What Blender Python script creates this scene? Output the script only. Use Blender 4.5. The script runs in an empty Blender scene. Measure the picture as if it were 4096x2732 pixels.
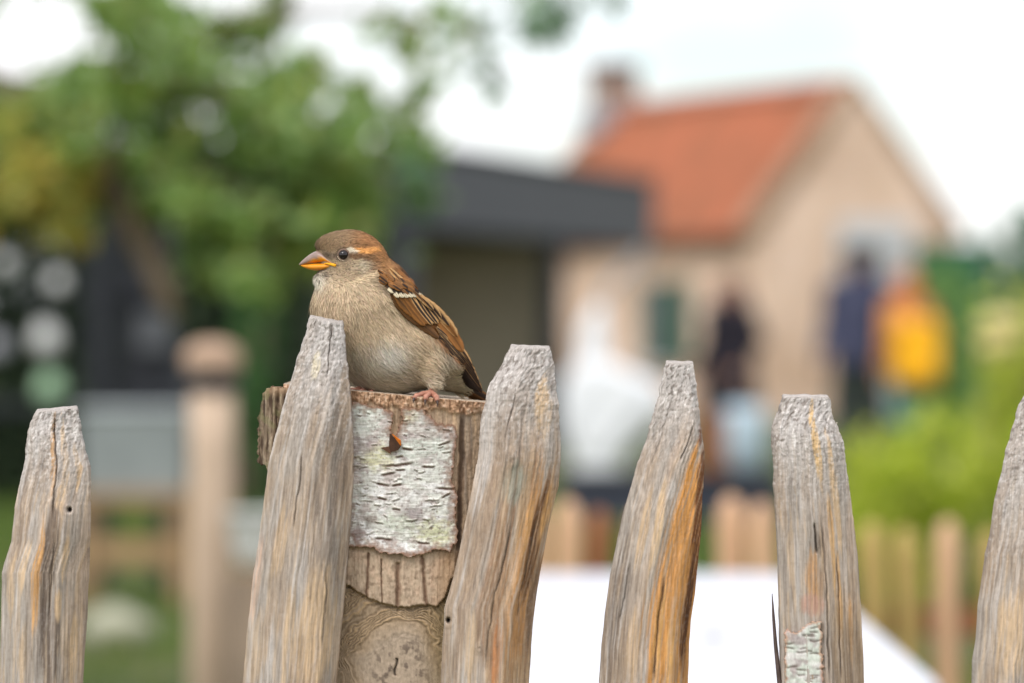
import bpy, bmesh, math, random
import numpy as np
from mathutils import Vector, Matrix

# ------------------------------------------------------------------ camera, world, sun
scene = bpy.context.scene
col = scene.collection
FPX = 135.0/36.0*4096.0          # focal length in photograph pixels
CAM_D = 2.15                     # camera to fence
CAM_Z = 1.10
HOR = 1300.0                     # horizon row in the photograph

cd = bpy.data.cameras.new('camera'); cam = bpy.data.objects.new('camera', cd); col.objects.link(cam)
cam.location = (0, -CAM_D, CAM_Z); cam.rotation_euler = (math.radians(90), 0, 0)
cd.lens = 135; cd.sensor_width = 36; cd.sensor_fit = 'HORIZONTAL'
cd.shift_y = -(1366.0-HOR)/4096.0
cd.clip_start = 0.05; cd.clip_end = 3000
cd.dof.use_dof = True; cd.dof.focus_distance = CAM_D+0.008; cd.dof.aperture_fstop = 5.3; cd.dof.aperture_blades = 0
scene.camera = cam

SUN_EL, SUN_AZ = math.radians(52), math.radians(215)   # azimuth clockwise from +Y: behind the camera, to the left
w = bpy.data.worlds.new('World'); scene.world = w; w.use_nodes = True
nt = w.node_tree; N = nt.nodes; Lk = nt.links
for n in list(N): N.remove(n)
out = N.new('ShaderNodeOutputWorld')
sky = N.new('ShaderNodeTexSky'); sky.sky_type = 'NISHITA'; sky.sun_disc = False
sky.sun_elevation = SUN_EL; sky.sun_rotation = SUN_AZ
bs = N.new('ShaderNodeBackground'); bs.inputs['Strength'].default_value = 0.12
Lk.new(sky.outputs[0], bs.inputs['Color'])
bc = N.new('ShaderNodeBackground'); bc.inputs['Color'].default_value = (0.972, 0.978, 1.0, 1); bc.inputs['Strength'].default_value = 1.02
tc = N.new('ShaderNodeTexCoord'); nz = N.new('ShaderNodeTexNoise'); nz.inputs['Scale'].default_value = 4.0
nz.inputs['Detail'].default_value = 4
mpn = N.new('ShaderNodeMapping'); mpn.inputs['Scale'].default_value = (1, 1, 2.2)
Lk.new(tc.outputs['Generated'], mpn.inputs[0]); Lk.new(mpn.outputs[0], nz.inputs['Vector'])
rmp = N.new('ShaderNodeMapRange'); rmp.inputs[1].default_value = 0.33; rmp.inputs[2].default_value = 0.50
rmp.inputs[3].default_value = 0.15; rmp.inputs[4].default_value = 1.0
Lk.new(nz.outputs[0], rmp.inputs[0])
mx = N.new('ShaderNodeMixShader')
Lk.new(rmp.outputs[0], mx.inputs[0]); Lk.new(bs.outputs[0], mx.inputs[1]); Lk.new(bc.outputs[0], mx.inputs[2])
Lk.new(mx.outputs[0], out.inputs['Surface'])

sl = bpy.data.lights.new('sun', 'SUN'); so = bpy.data.objects.new('sun', sl); col.objects.link(so)
sl.energy = 1.5; sl.angle = math.radians(25); sl.color = (1.0, 0.96, 0.9)
sd = Vector((math.sin(SUN_AZ)*math.cos(SUN_EL), math.cos(SUN_AZ)*math.cos(SUN_EL), math.sin(SUN_EL)))
so.rotation_euler = sd.to_track_quat('Z', 'Y').to_euler(); so.location = (-3, -5, 8)

vs = scene.view_settings; vs.view_transform = 'Standard'; vs.look = 'None'; vs.gamma = 1.0; vs.use_curve_mapping = False
vs.exposure = 0.55
scene.render.engine = 'CYCLES'

# ------------------------------------------------------------------ helpers
def s2l(c):
    c = np.asarray(c, float)/255.0
    return np.where(c <= 0.04045, c/12.92, ((c+0.055)/1.055)**2.4)
def S(r, g, b): return s2l((r, g, b))
def at(px, py, D):
    """a point seen at that pixel of the photograph, D metres in front of the camera"""
    return Vector(((px-2048.0)/FPX*D, D-CAM_D, CAM_Z+(HOR-py)/FPX*D))
rng = np.random.default_rng(7)
TAB = rng.random((256, 256))
def vnoise(x, y, seed=0):
    x = np.asarray(x, float)+seed*17.31; y = np.asarray(y, float)+seed*9.77
    xi = np.floor(x).astype(int); yi = np.floor(y).astype(int)
    fx = x-xi; fy = y-yi; fx = fx*fx*(3-2*fx); fy = fy*fy*(3-2*fy)
    a = TAB[xi & 255, yi & 255]; b = TAB[(xi+1) & 255, yi & 255]; c = TAB[xi & 255, (yi+1) & 255]; d = TAB[(xi+1) & 255, (yi+1) & 255]
    return (a*(1-fx)+b*fx)*(1-fy)+(c*(1-fx)+d*fx)*fy
def fbm(x, y, seed=0, o=4):
    s = 0; a = 0.5; t = 0
    for k in range(o):
        s = s+a*vnoise(np.asarray(x)*2**k, np.asarray(y)*2**k, seed+k*3); t += a; a *= 0.5
    return s/t
def sst(a, b, x):
    t = np.clip((x-a)/(b-a), 0, 1); return t*t*(3-2*t)
def lerp(a, b, t): return a+(b-a)*t
def mixc(c, d, m): return c*(1-m[..., None])+np.asarray(d)*m[..., None]

def mesh_np(name, V, F, C=None, smooth=True):
    me = bpy.data.meshes.new(name)
    V = np.asarray(V, np.float32)
    if isinstance(F, (list, tuple)): Fl = [np.asarray(f, np.int32) for f in F if len(f)]
    else: Fl = [np.asarray(F, np.int32)]
    loops = np.concatenate([f.ravel() for f in Fl]); tot = np.concatenate([np.full(len(f), f.shape[1], np.int32) for f in Fl])
    me.vertices.add(len(V)); me.vertices.foreach_set('co', V.ravel())
    me.loops.add(len(loops)); me.loops.foreach_set('vertex_index', loops.astype(np.int32))
    st = np.concatenate([[0], np.cumsum(tot)[:-1]]).astype(np.int32)
    me.polygons.add(len(tot)); me.polygons.foreach_set('loop_start', st)
    me.polygons.foreach_set('use_smooth', np.full(len(tot), smooth, bool))
    me.update(calc_edges=True)
    if C is not None:
        a = me.color_attributes.new('Col', 'FLOAT_COLOR', 'POINT')
        c4 = np.ones((len(V), 4), np.float32); c4[:, :3] = np.clip(C, 0, 1)
        a.data.foreach_set('color', c4.ravel())
    me.validate()
    return me
def link(name, me, mat=None, parent=None):
    o = bpy.data.objects.new(name, me); col.objects.link(o)
    if mat is not None and me is not None and not me.materials: me.materials.append(mat)
    if parent is not None: o.parent = parent
    return o
def empty(name, loc, rz=0, parent=None):
    o = bpy.data.objects.new(name, None); col.objects.link(o); o.location = loc; o.rotation_euler = (0, 0, rz)
    o.empty_display_size = 0.05
    if parent: o.parent = parent
    return o
def tag(o, label=None, cat=None, group=None, kind=None):
    if label: o['label'] = label
    if cat: o['category'] = cat
    if group: o['group'] = group
    if kind: o['kind'] = kind
    return o
class MB:
    """collects shapes for ONE mesh"""
    def __init__(s): s.v = []; s.f = []
    def add(s, vs_, fs_):
        b = len(s.v); s.v += [tuple(v) for v in vs_]; s.f += [tuple(i+b for i in f) for f in fs_]; return s
    def box(s, c, d, rz=0, ry=0, rx=0):
        M = Matrix.Translation(c) @ Matrix.Rotation(rz, 4, 'Z') @ Matrix.Rotation(ry, 4, 'Y') @ Matrix.Rotation(rx, 4, 'X')
        h = [x/2 for x in d]
        vs_ = [M @ Vector((sx*h[0], sy*h[1], sz*h[2])) for sx in (-1, 1) for sy in (-1, 1) for sz in (-1, 1)]
        return s.add(vs_, [(0, 1, 3, 2), (4, 6, 7, 5), (0, 4, 5, 1), (2, 3, 7, 6), (0, 2, 6, 4), (1, 5, 7, 3)])
    def tube(s, pts, rad, n=10, caps=True):
        pts = [Vector(p) for p in pts]; m = len(pts)
        if not hasattr(rad, '__len__'): rad = [rad]*m
        vs_ = []; up = None
        for i, p in enumerate(pts):
            t = (pts[min(i+1, m-1)]-pts[max(i-1, 0)]).normalized()
            if up is None: up = t.orthogonal().normalized()
            up = (up-t*up.dot(t)).normalized(); bi = t.cross(up)
            for k in range(n):
                a = 2*math.pi*k/n; vs_.append(p+(up*math.cos(a)+bi*math.sin(a))*rad[i])
        fs_ = [(i*n+k, i*n+(k+1) % n, (i+1)*n+(k+1) % n, (i+1)*n+k) for i in range(m-1) for k in range(n)]
        if caps: fs_ += [tuple(range(n))[::-1], tuple((m-1)*n+k for k in range(n))]
        return s.add(vs_, fs_)
    def lathe(s, prof, c=(0, 0, 0), n=20):
        vs_ = [(c[0]+r*math.cos(2*math.pi*k/n), c[1]+r*math.sin(2*math.pi*k/n), c[2]+z) for r, z in prof for k in range(n)]
        m = len(prof)
        fs_ = [(i*n+k, i*n+(k+1) % n, (i+1)*n+(k+1) % n, (i+1)*n+k) for i in range(m-1) for k in range(n)]
        fs_ += [tuple(range(n))[::-1], tuple((m-1)*n+k for k in range(n))]
        return s.add(vs_, fs_)
    def build(s, name, mat, parent=None, bevel=0, smooth=False):
        me = bpy.data.meshes.new(name); me.from_pydata(s.v, [], s.f); me.update()
        if bevel:
            bm = bmesh.new(); bm.from_mesh(me)
            bmesh.ops.bevel(bm, geom=list(bm.edges), offset=bevel, segments=2, affect='EDGES', clamp_overlap=True)
            bm.to_mesh(me); bm.free()
        if smooth:
            me.polygons.foreach_set('use_smooth', [True]*len(me.polygons))
        return link(name, me, mat, parent)

# signed distances on a grid + surface nets
def sd_cone(P, a, b, ra, rb):
    a = np.asarray(a, float); b = np.asarray(b, float); ba = b-a
    h = np.clip(((P-a)@ba)/max(ba@ba, 1e-12), 0, 1)
    return np.linalg.norm(P-a-h[..., None]*ba, axis=-1)-(ra+(rb-ra)*h)
def sd_ell(P, c, r, R=None):
    q = P-np.asarray(c, float)
    if R is not None: q = q@np.asarray(R)          # columns of R are the ellipsoid's axes
    r = np.asarray(r, float)
    k0 = np.linalg.norm(q/r, axis=-1); k1 = np.linalg.norm(q/(r*r), axis=-1)+1e-12
    return k0*(k0-1)/k1
def smin(a, b, k):
    h = np.clip(0.5+0.5*(b-a)/k, 0, 1)
    return b*(1-h)+a*h-k*h*(1-h)
def grid3(lo, hi, h):
    ax = [np.arange(lo[i], hi[i]+h, h) for i in range(3)]
    return np.stack(np.meshgrid(*ax, indexing='ij'), -1), ax
def surface_nets(f, ax):
    org = np.array([a[0] for a in ax]); h = ax[0][1]-ax[0][0]
    ins = f < 0
    nx, ny, nz_ = f.shape
    cs = np.zeros((nx-1, ny-1, nz_-1), int)
    offs = [(i, j, k) for i in (0, 1) for j in (0, 1) for k in (0, 1)]
    sl_ = lambda A, o: A[o[0]:o[0]+nx-1, o[1]:o[1]+ny-1, o[2]:o[2]+nz_-1]
    for o in offs: cs += sl_(ins, o)
    act = (cs > 0) & (cs < 8); idx = np.argwhere(act)
    vid = -np.ones(act.shape, int); vid[act] = np.arange(len(idx))
    val = {o: sl_(f, o)[act] for o in offs}
    acc = np.zeros((len(idx), 3)); cnt = np.zeros(len(idx))
    for a in offs:
        for d in range(3):
            if a[d] == 0:
                b = list(a); b[d] = 1; b = tuple(b)
                fa, fb = val[a], val[b]; cr = (fa < 0) != (fb < 0)
                t = np.where(cr, fa/np.where(cr, fa-fb, 1), 0)
                p = np.zeros((len(idx), 3)); p[:] = a; p[:, d] = t
                acc += p*cr[:, None]; cnt += cr
    V = org+(idx+acc/cnt[:, None])*h
    quads = []
    for d in range(3):
        u, v = (d+1) % 3, (d+2) % 3
        A = [slice(None)]*3; B = [slice(None)]*3; A[d] = slice(0, -1); B[d] = slice(1, None)
        a_, b_ = ins[tuple(A)], ins[tuple(B)]
        e = np.argwhere(a_ != b_)
        e = e[(e[:, u] > 0) & (e[:, v] > 0) & (e[:, u] < f.shape[u]-1) & (e[:, v] < f.shape[v]-1)]
        fl = a_[tuple(e.T)]
        def vv(du, dv):
            q = e.copy(); q[:, u] -= du; q[:, v] -= dv; return vid[tuple(q.T)]
        q = np.stack([vv(1, 1), vv(0, 1), vv(0, 0), vv(1, 0)], 1)
        q[~fl] = q[~fl][:, ::-1]
        quads.append(q)
    Q = np.concatenate(quads); Q = Q[(Q >= 0).all(1)]
    return V, Q

# ------------------------------------------------------------------ materials
def nodemat(name):
    m = bpy.data.materials.new(name); m.use_nodes = True
    return m, m.node_tree.nodes, m.node_tree.links, m.node_tree.nodes['Principled BSDF']
def mat_plain(name, c, rough=0.7, var=0.18, scale=8.0, metal=0.0, bump=0.0, c2=None, spec=0.3, stretch=(1, 1, 1)):
    """a colour with noise wear"""
    m, n, l, p = nodemat(name)
    t = n.new('ShaderNodeTexCoord'); mp = n.new('ShaderNodeMapping'); mp.inputs['Scale'].default_value = stretch
    z = n.new('ShaderNodeTexNoise'); z.inputs['Scale'].default_value = scale; z.inputs['Detail'].default_value = 5
    l.new(t.outputs['Object'], mp.inputs[0]); l.new(mp.outputs[0], z.inputs['Vector'])
    r = n.new('ShaderNodeValToRGB'); c = np.asarray(c)
    lo = c*(1-var) if c2 is None else np.asarray(c2); hi = np.clip(c*(1+var), 0, 0.95) if c2 is None else c
    r.color_ramp.elements[0].position = 0.3; r.color_ramp.elements[0].color = (*lo, 1)
    r.color_ramp.elements[1].position = 0.7; r.color_ramp.elements[1].color = (*hi, 1)
    l.new(z.outputs[0], r.inputs[0]); l.new(r.outputs[0], p.inputs['Base Color'])
    p.inputs['Roughness'].default_value = rough; p.inputs['Metallic'].default_value = metal
    p.inputs['Specular IOR Level'].default_value = spec
    if bump:
        b = n.new('ShaderNodeBump'); b.inputs['Strength'].default_value = bump; b.inputs['Distance'].default_value = 0.01
        l.new(z.outputs[0], b.inputs['Height']); l.new(b.outputs[0], p.inputs['Normal'])
    return m
def mat_vcol(name, rough=0.8, spec=0.2, grain=None, var=0.25, bump=0.3, bdist=0.0006, trans=0.0, sheen=0.0):
    """colour attribute times procedural grain"""
    m, n, l, p = nodemat(name)
    a = n.new('ShaderNodeAttribute'); a.attribute_name = 'Col'
    src = a.outputs['Color']
    if grain:
        t = n.new('ShaderNodeTexCoord'); mp = n.new('ShaderNodeMapping'); mp.inputs['Scale'].default_value = grain
        z = n.new('ShaderNodeTexNoise'); z.inputs['Scale'].default_value = 1.0; z.inputs['Detail'].default_value = 4; z.inputs['Roughness'].default_value = 0.6
        l.new(t.outputs['Object'], mp.inputs[0]); l.new(mp.outputs[0], z.inputs['Vector'])
        r = n.new('ShaderNodeMapRange'); r.inputs[1].default_value = 0.3; r.inputs[2].default_value = 0.7
        r.inputs[3].default_value = 1-var; r.inputs[4].default_value = 1+var
        l.new(z.outputs[0], r.inputs[0])
        mu = n.new('ShaderNodeVectorMath'); mu.operation = 'SCALE'
        l.new(src, mu.inputs[0]); l.new(r.outputs[0], mu.inputs['Scale']); src = mu.outputs[0]
        if bump:
            b = n.new('ShaderNodeBump'); b.inputs['Strength'].default_value = bump; b.inputs['Distance'].default_value = bdist
            l.new(z.outputs[0], b.inputs['Height']); l.new(b.outputs[0], p.inputs['Normal'])
    l.new(src, p.inputs['Base Color'])
    p.inputs['Roughness'].default_value = rough; p.inputs['Specular IOR Level'].default_value = spec
    if sheen: p.inputs['Sheen Weight'].default_value = sheen
    if trans:
        o = n['Material Output']; tr = n.new('ShaderNodeBsdfTranslucent'); l.new(src, tr.inputs['Color'])
        ms = n.new('ShaderNodeMixShader'); ms.inputs[0].default_value = trans
        l.new(p.outputs[0], ms.inputs[1]); l.new(tr.outputs[0], ms.inputs[2]); l.new(ms.outputs[0], o.inputs['Surface'])
    return m
M_wood = mat_vcol('weathered_wood', 0.85, 0.2, grain=(620, 620, 40), var=0.27, bump=0.5)
M_post = mat_vcol('post_wood_and_bark', 0.85, 0.2, grain=(600, 600, 260), var=0.2, bump=0.25)
M_feather = mat_vcol('feather', 0.75, 0.15, grain=(1500, 1500, 1500), var=0.10, bump=0)
M_skinb = mat_vcol('down', 0.9, 0.1)
M_leaf = mat_vcol('leaf', 0.5, 0.4, trans=0.45)
# ------------------------------------------------------------------ ground
def mat_ground():
    m, n, l, p = nodemat('turf_and_gravel')
    t = n.new('ShaderNodeTexCoord')
    z = n.new('ShaderNodeTexNoise'); z.inputs['Scale'].default_value = 0.35; z.inputs['Detail'].default_value = 6
    l.new(t.outputs['Object'], z.inputs['Vector'])
    r = n.new('ShaderNodeValToRGB'); e = r.color_ramp.elements
    e[0].position = 0.38; e[0].color = (*S(74, 92, 36), 1); e[1].position = 0.66; e[1].color = (*S(132, 122, 84), 1)
    x = e.new(0.52); x.color = (*S(100, 112, 48), 1)
    l.new(z.outputs[0], r.inputs[0])
    z2 = n.new('ShaderNodeTexNoise'); z2.inputs['Scale'].default_value = 30; z2.inputs['Detail'].default_value = 4
    l.new(t.outputs['Object'], z2.inputs['Vector'])
    mu = n.new('ShaderNodeMixRGB'); mu.blend_type = 'MULTIPLY'; mu.inputs[0].default_value = 0.6
    l.new(r.outputs[0], mu.inputs[1]); l.new(z2.outputs[0], mu.inputs[2]); l.new(mu.outputs[0], p.inputs['Base Color'])
    p.inputs['Roughness'].default_value = 0.95
    b = n.new('ShaderNodeBump'); b.inputs['Distance'].default_value = 0.05; l.new(z2.outputs[0], b.inputs['Height']); l.new(b.outputs[0], p.inputs['Normal'])
    return m
g = MB().add([(-900, -40, 0), (900, -40, 0), (900, 1500, 0), (-900, 1500, 0)], [(0, 1, 2, 3)]).build('ground', mat_ground())
tag(g, 'flat turf and worn earth running back from the fence to the horizon', 'ground', kind='structure')

def grass(name, n, x0, x1, y0, y1, cols, h=(0.05, 0.12), seed=1):
    r = np.random.default_rng(seed)
    p = np.stack([r.uniform(x0, x1, n), r.uniform(y0, y1, n), np.zeros(n)], 1)
    p = p[fbm(p[:, 0]*1.2, p[:, 1]*1.2, seed) > 0.42]; n = len(p)
    a = r.uniform(0, 2*np.pi, n); hh = r.uniform(*h, n); wd = 0.006
    dx = np.stack([np.cos(a), np.sin(a), 0*a], 1); lean = np.stack([r.normal(0, .35, n), r.normal(0, .35, n), np.ones(n)], 1)*hh[:, None]
    V = np.stack([p-dx*wd, p+dx*wd, p+lean], 1).reshape(-1, 3)
    c = np.asarray(cols)[r.integers(0, len(cols), n)]*r.uniform(.7, 1.2, (n, 1))
    return link(name, mesh_np(name, V, np.arange(3*n).reshape(-1, 3), np.repeat(c, 3, 0)), M_leaf)
GR = [S(88, 120, 40), S(70, 104, 34), S(120, 132, 58)]
tag(grass('grass', 40000, -3.2, 3.2, 6.5, 26, GR), 'short green grass growing over the yard behind the fence', 'grass', kind='stuff')

# ------------------------------------------------------------------ leaf masses
def leaves(P, size, cols, seed, jit=0.25, up=0.5):
    """many leaf blades at P: two triangles each side of a folded midrib"""
    r = np.random.default_rng(seed); n = len(P)
    d = r.normal(0, 1, (n, 3)); d[:, 2] -= 0.5; d /= np.linalg.norm(d, axis=1)[:, None]
    nn = r.normal(0, 1, (n, 3)); nn[:, 2] += up*2; nn -= d*(nn*d).sum(1)[:, None]; nn /= np.linalg.norm(nn, axis=1)[:, None]
    s = np.cross(d, nn); L = size*r.uniform(.7, 1.25, n)[:, None]; W = L*0.27
    mid = P+d*L*0.45-nn*L*0.06
    V = np.stack([P, mid+s*W+nn*L*.05, P+d*L, mid-s*W+nn*L*.05, mid], 1).reshape(-1, 3)
    b = (np.arange(n)*5)[:, None]
    F = np.concatenate([b+np.array([[0, 1, 4]]), b+np.array([[1, 2, 4]]), b+np.array([[2, 3, 4]]), b+np.array([[3, 0, 4]])])
    c = np.asarray(cols)[r.integers(0, len(cols), n)]*(1+r.uniform(-jit, jit, (n, 1)))
    return V, F, np.repeat(c, 5, 0)
def ell_pts(n, c, rad, seed, shell=0.0):
    r = np.random.default_rng(seed); d = r.normal(0, 1, (n, 3)); d /= np.linalg.norm(d, axis=1)[:, None]
    u = r.uniform(shell, 1, n)**(1/3)
    # clumps: pull points towards a set of twig centres
    p = d*u[:, None]
    k = max(4, n//45); cen = p[r.integers(0, n, k)]
    q = cen[r.integers(0, k, n)]+r.normal(0, 0.13, (n, 3))
    return np.asarray(c)+q*np.asarray(rad)
M_bark = mat_plain('grey_bark', S(112, 98, 82), 0.9, 0.35, 14, bump=0.6, stretch=(1, 1, .3))
def plant(name, label, cat, base, crowns, leaf, cols, trunk, seed, group=None, crown_name='crown'):
    """base: foot on the ground; crowns: (centre, radii, n, colours or None); trunk: list of (points, radii)"""
    o = empty(name, base); tag(o, label, cat, group)
    b = np.array(base)
    t = MB()
    for pts, rad in trunk: t.tube([Vector(p)-Vector(base) for p in pts], rad, 9)
    t.build('trunk' if cat == 'tree' else 'stem', M_bark, o, smooth=True)
    Vs, Fs, Cs = [], [], []; nb = 0
    for i, (c, r_, n, cc) in enumerate(crowns):
        V, F, C = leaves(ell_pts(n, np.asarray(c)-b, r_, seed+i*7), leaf, cols if cc is None else cc, seed+i)
        Vs.append(V); Fs.append(F+nb); Cs.append(C); nb += len(V)
    link(crown_name, mesh_np(crown_name, np.concatenate(Vs), np.concatenate(Fs), np.concatenate(Cs)), M_leaf, o)
    return o
G1 = [S(138, 166, 80), S(114, 150, 64), S(150, 180, 108), S(174, 200, 140), S(98, 126, 52), S(160, 166, 84)]
G2 = [S(164, 168, 76), S(144, 150, 62), S(172, 168, 84), S(182, 154, 64)]
G3 = [S(128, 160, 120), S(98, 130, 96), S(84, 112, 74)]
DT = 10.0
def cr(px, py, rx, ry, n, D=DT, cc=None, rd=0.5):
    k = D/FPX; p = at(px, py, D)
    return (p, (rx*k, rd, ry*k), n, cc)
tree_cr = [cr(700, 380, 430, 330, 1250), cr(420, 560, 330, 280, 700), cr(1270, 560, 400, 300, 1000), cr(1500, 640, 240, 170, 420),
           cr(560, 60, 200, 160, 420), cr(1060, 40, 160, 110, 220), cr(1150, 880, 420, 190, 950), cr(1000, 1080, 180, 140, 230, 9.8), cr(800, 900, 200, 200, 350),
           cr(100, 660, 220, 230, 520, 9.6, G2), cr(300, 900, 100, 80, 60, 9.6, G2), cr(-20, 420, 200, 170, 330), cr(200, 480, 240, 170, 420), cr(260, 760, 160, 110, 200, 9.7, G2), cr(700, 760, 250, 150, 380),
           cr(1800, 90, 60, 170, 55, 9.7), cr(1680, 300, 80, 110, 50, 9.7), cr(1560, 120, 130, 50, 46, 9.7), cr(2170, 110, 160, 90, 60, 9.7, G3), cr(2300, 20, 140, 40, 40, 9.7, G3), cr(1960, 230, 120, 110, 34, 9.7, G3),
           cr(1420, 330, 100, 60, 60), cr(1240, 240, 70, 80, 60), cr(1690, 760, 120, 120, 90, 9.8, G3),
           cr(-500, 200, 600, 700, 1500, 10.4), cr(700, -450, 900, 420, 1700, 10.4), cr(1900, -250, 450, 180, 300, 10.2), cr(-300, -500, 800, 500, 1200, 10.6)]
tb = at(-650, 1300, 10.5); tb.z = 0
limb = [at(-560, 900, 10.3), at(-300, 520, 10.1), at(60, 470, 10), at(330, 590, 9.9), at(480, 800, 9.8), at(590, 1000, 9.75), at(665, 1180, 9.7), at(700, 1290, 9.7)]
trk = [([tb, at(-640, 1700, 10.4), at(-560, 900, 10.3), at(-420, 200, 10.3), at(-200, -500, 10.5)], [.16, .13, .11, .09, .05]),
       (limb, [.075, .065, .055, .05, .044, .038, .03, .012]),
       ([at(-420, 200, 10.3), at(60, 380, 10.2), at(560, 330, 10.1), at(1100, 450, 10), at(1600, 650, 9.9)], [.06, .05, .04, .028, .008]),
       ([at(560, 330, 10.1), at(1000, 60, 10), at(1500, 40, 9.8), at(1800, 100, 9.75), at(2250, 60, 9.7)], [.03, .02, .012, .008, .004]),
       ([at(1500, 40, 9.8), at(1660, 200, 9.75), at(1690, 420, 9.7)], [.012, .008, .004]), ([at(1800, 100, 9.75), at(1960, 200, 9.7), at(2080, 300, 9.7)], [.01, .006, .003]),
       ([at(330, 590, 9.9), at(700, 640, 9.9), at(1100, 850, 9.8), at(1050, 1120, 9.8)], [.04, .03, .018, .006])]
plant('apple_tree', 'broad leafy fruit tree with long drooping grey limb beside black rack', 'tree', tb, tree_cr, 0.062, G1, trk, 40)

# hedge and shrubs
def shrub(name, label, px, py_top, D, rx, n, cols, seed, leaf=0.07, group='shrubs beside the brick house', cat='shrub', depth=0.5):
    k = D/FPX; b = at(px, 1300, D); b.z = 0
    ztop = CAM_Z+(HOR-py_top)*k; c = Vector((b.x, b.y, ztop*0.55))
    crs = [(c, (rx*k, depth, ztop*0.5), n, cols)]
    stems = [([b, b+Vector((random.uniform(-.1, .1), 0, ztop*.4)), b+Vector((random.uniform(-.3, .3)*rx*k*2, random.uniform(-.2, .2), ztop*.85))], [.02, .014, .004]) for _ in range(4)]
    return plant(name, label, cat, b, crs, leaf, cols, stems, seed, group, 'foliage')
random.seed(4)
YG = [S(194, 206, 62), S(172, 190, 54), S(206, 210, 92), S(148, 168, 48)]
MG = [S(126, 162, 84), S(100, 142, 70), S(144, 176, 100)]
shrub('shrub', 'bright lime green low shrub spilling over the low picket fence', 3720, 1690, 15, 260, 2600, YG, 60, 0.06)
shrub('shrub', 'lime green shrub growing under the navy jacket figure', 3400, 1800, 17, 150, 900, YG, 61, 0.06)
shrub('shrub', 'tall yellow green shrub with pale cream flower heads at the lane edge', 4080, 1180, 19, 190, 2400, YG+[S(190, 190, 110)], 62, 0.07)
shrub('shrub', 'mid green leafy shrub behind the yellow backpack', 3800, 1090, 34, 130, 1500, MG, 63, 0.09)
shrub('shrub', 'lime green shrub overhanging the picket fence outside the lane', 4260, 1500, 15, 230, 1500, YG, 64, 0.06)
shrub('shrub', 'dark green bush standing before the taupe pavilion wall', 1010, 1130, 19, 120, 1100, [S(70, 112, 52), S(58, 96, 46)], 65, 0.07)
# flower heads on the tall shrub
fh = MB()
for (px, py, r_) in [(3985, 1300, .085), (4010, 1370, .08), (3965, 1390, .07), (4060, 1290, .06)]:
    c = at(px, py, 18.45)
    fh.lathe([(0.01, -r_*.8), (r_*.75, -r_*.5), (r_, 0), (r_*.8, r_*.5), (.01, r_*.8)], c, 10)
fo = fh.build('flower_heads', mat_plain('cream_flower', S(206, 192, 128), .8, .2, 60), None, smooth=True)
tall = [o for o in bpy.data.objects if o.get('label', '').startswith('tall yellow')][0]
fo.parent = tall; fo.location = -tall.location
# a clipped hedge along the far left
def hedge():
    D0 = 24.0; r = np.random.default_rng(5); o = empty('hedge', (-3.1, D0-CAM_D, 0))
    n = 20000; P = np.stack([r.uniform(-1.9, 1.9, n), r.uniform(-.35, .35, n), r.uniform(0.03, 2.15, n)], 1)
    P[:, 2] *= 0.92+0.16*fbm(P[:, 0]*1.5, P[:, 1], 3)
    V, F, C = leaves(P, 0.12, [S(62, 78, 56), S(50, 66, 48), S(76, 92, 64)], 6)
    link('foliage', mesh_np('foliage', V, F, C), M_leaf, o)
    st = MB()
    for x in np.linspace(-1.7, 1.7, 9): st.tube([(x, 0, 0), (x+.05, .02, .6), (x-.04, 0, 1.3)], [.03, .022, .008], 7)
    st.build('stem', M_bark, o)
    tag(o, 'dark green clipped hedge behind the black rack of white pots', 'hedge')
hedge()
# far trees
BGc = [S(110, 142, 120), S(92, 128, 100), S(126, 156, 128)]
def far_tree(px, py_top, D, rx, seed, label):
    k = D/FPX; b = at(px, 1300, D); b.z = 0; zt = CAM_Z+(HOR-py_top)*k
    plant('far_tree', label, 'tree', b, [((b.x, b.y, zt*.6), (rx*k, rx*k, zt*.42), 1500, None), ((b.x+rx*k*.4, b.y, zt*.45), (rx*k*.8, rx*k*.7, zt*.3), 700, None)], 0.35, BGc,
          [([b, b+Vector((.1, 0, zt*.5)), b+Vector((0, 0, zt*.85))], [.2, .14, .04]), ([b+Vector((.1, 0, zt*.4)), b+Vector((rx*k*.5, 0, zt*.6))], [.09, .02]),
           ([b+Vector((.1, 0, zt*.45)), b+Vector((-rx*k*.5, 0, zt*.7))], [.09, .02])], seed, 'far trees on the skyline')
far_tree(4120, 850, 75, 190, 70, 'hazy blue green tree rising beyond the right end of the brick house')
far_tree(3890, 1010, 85, 130, 71, 'small hazy blue green tree peeping past the brick gable')

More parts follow.
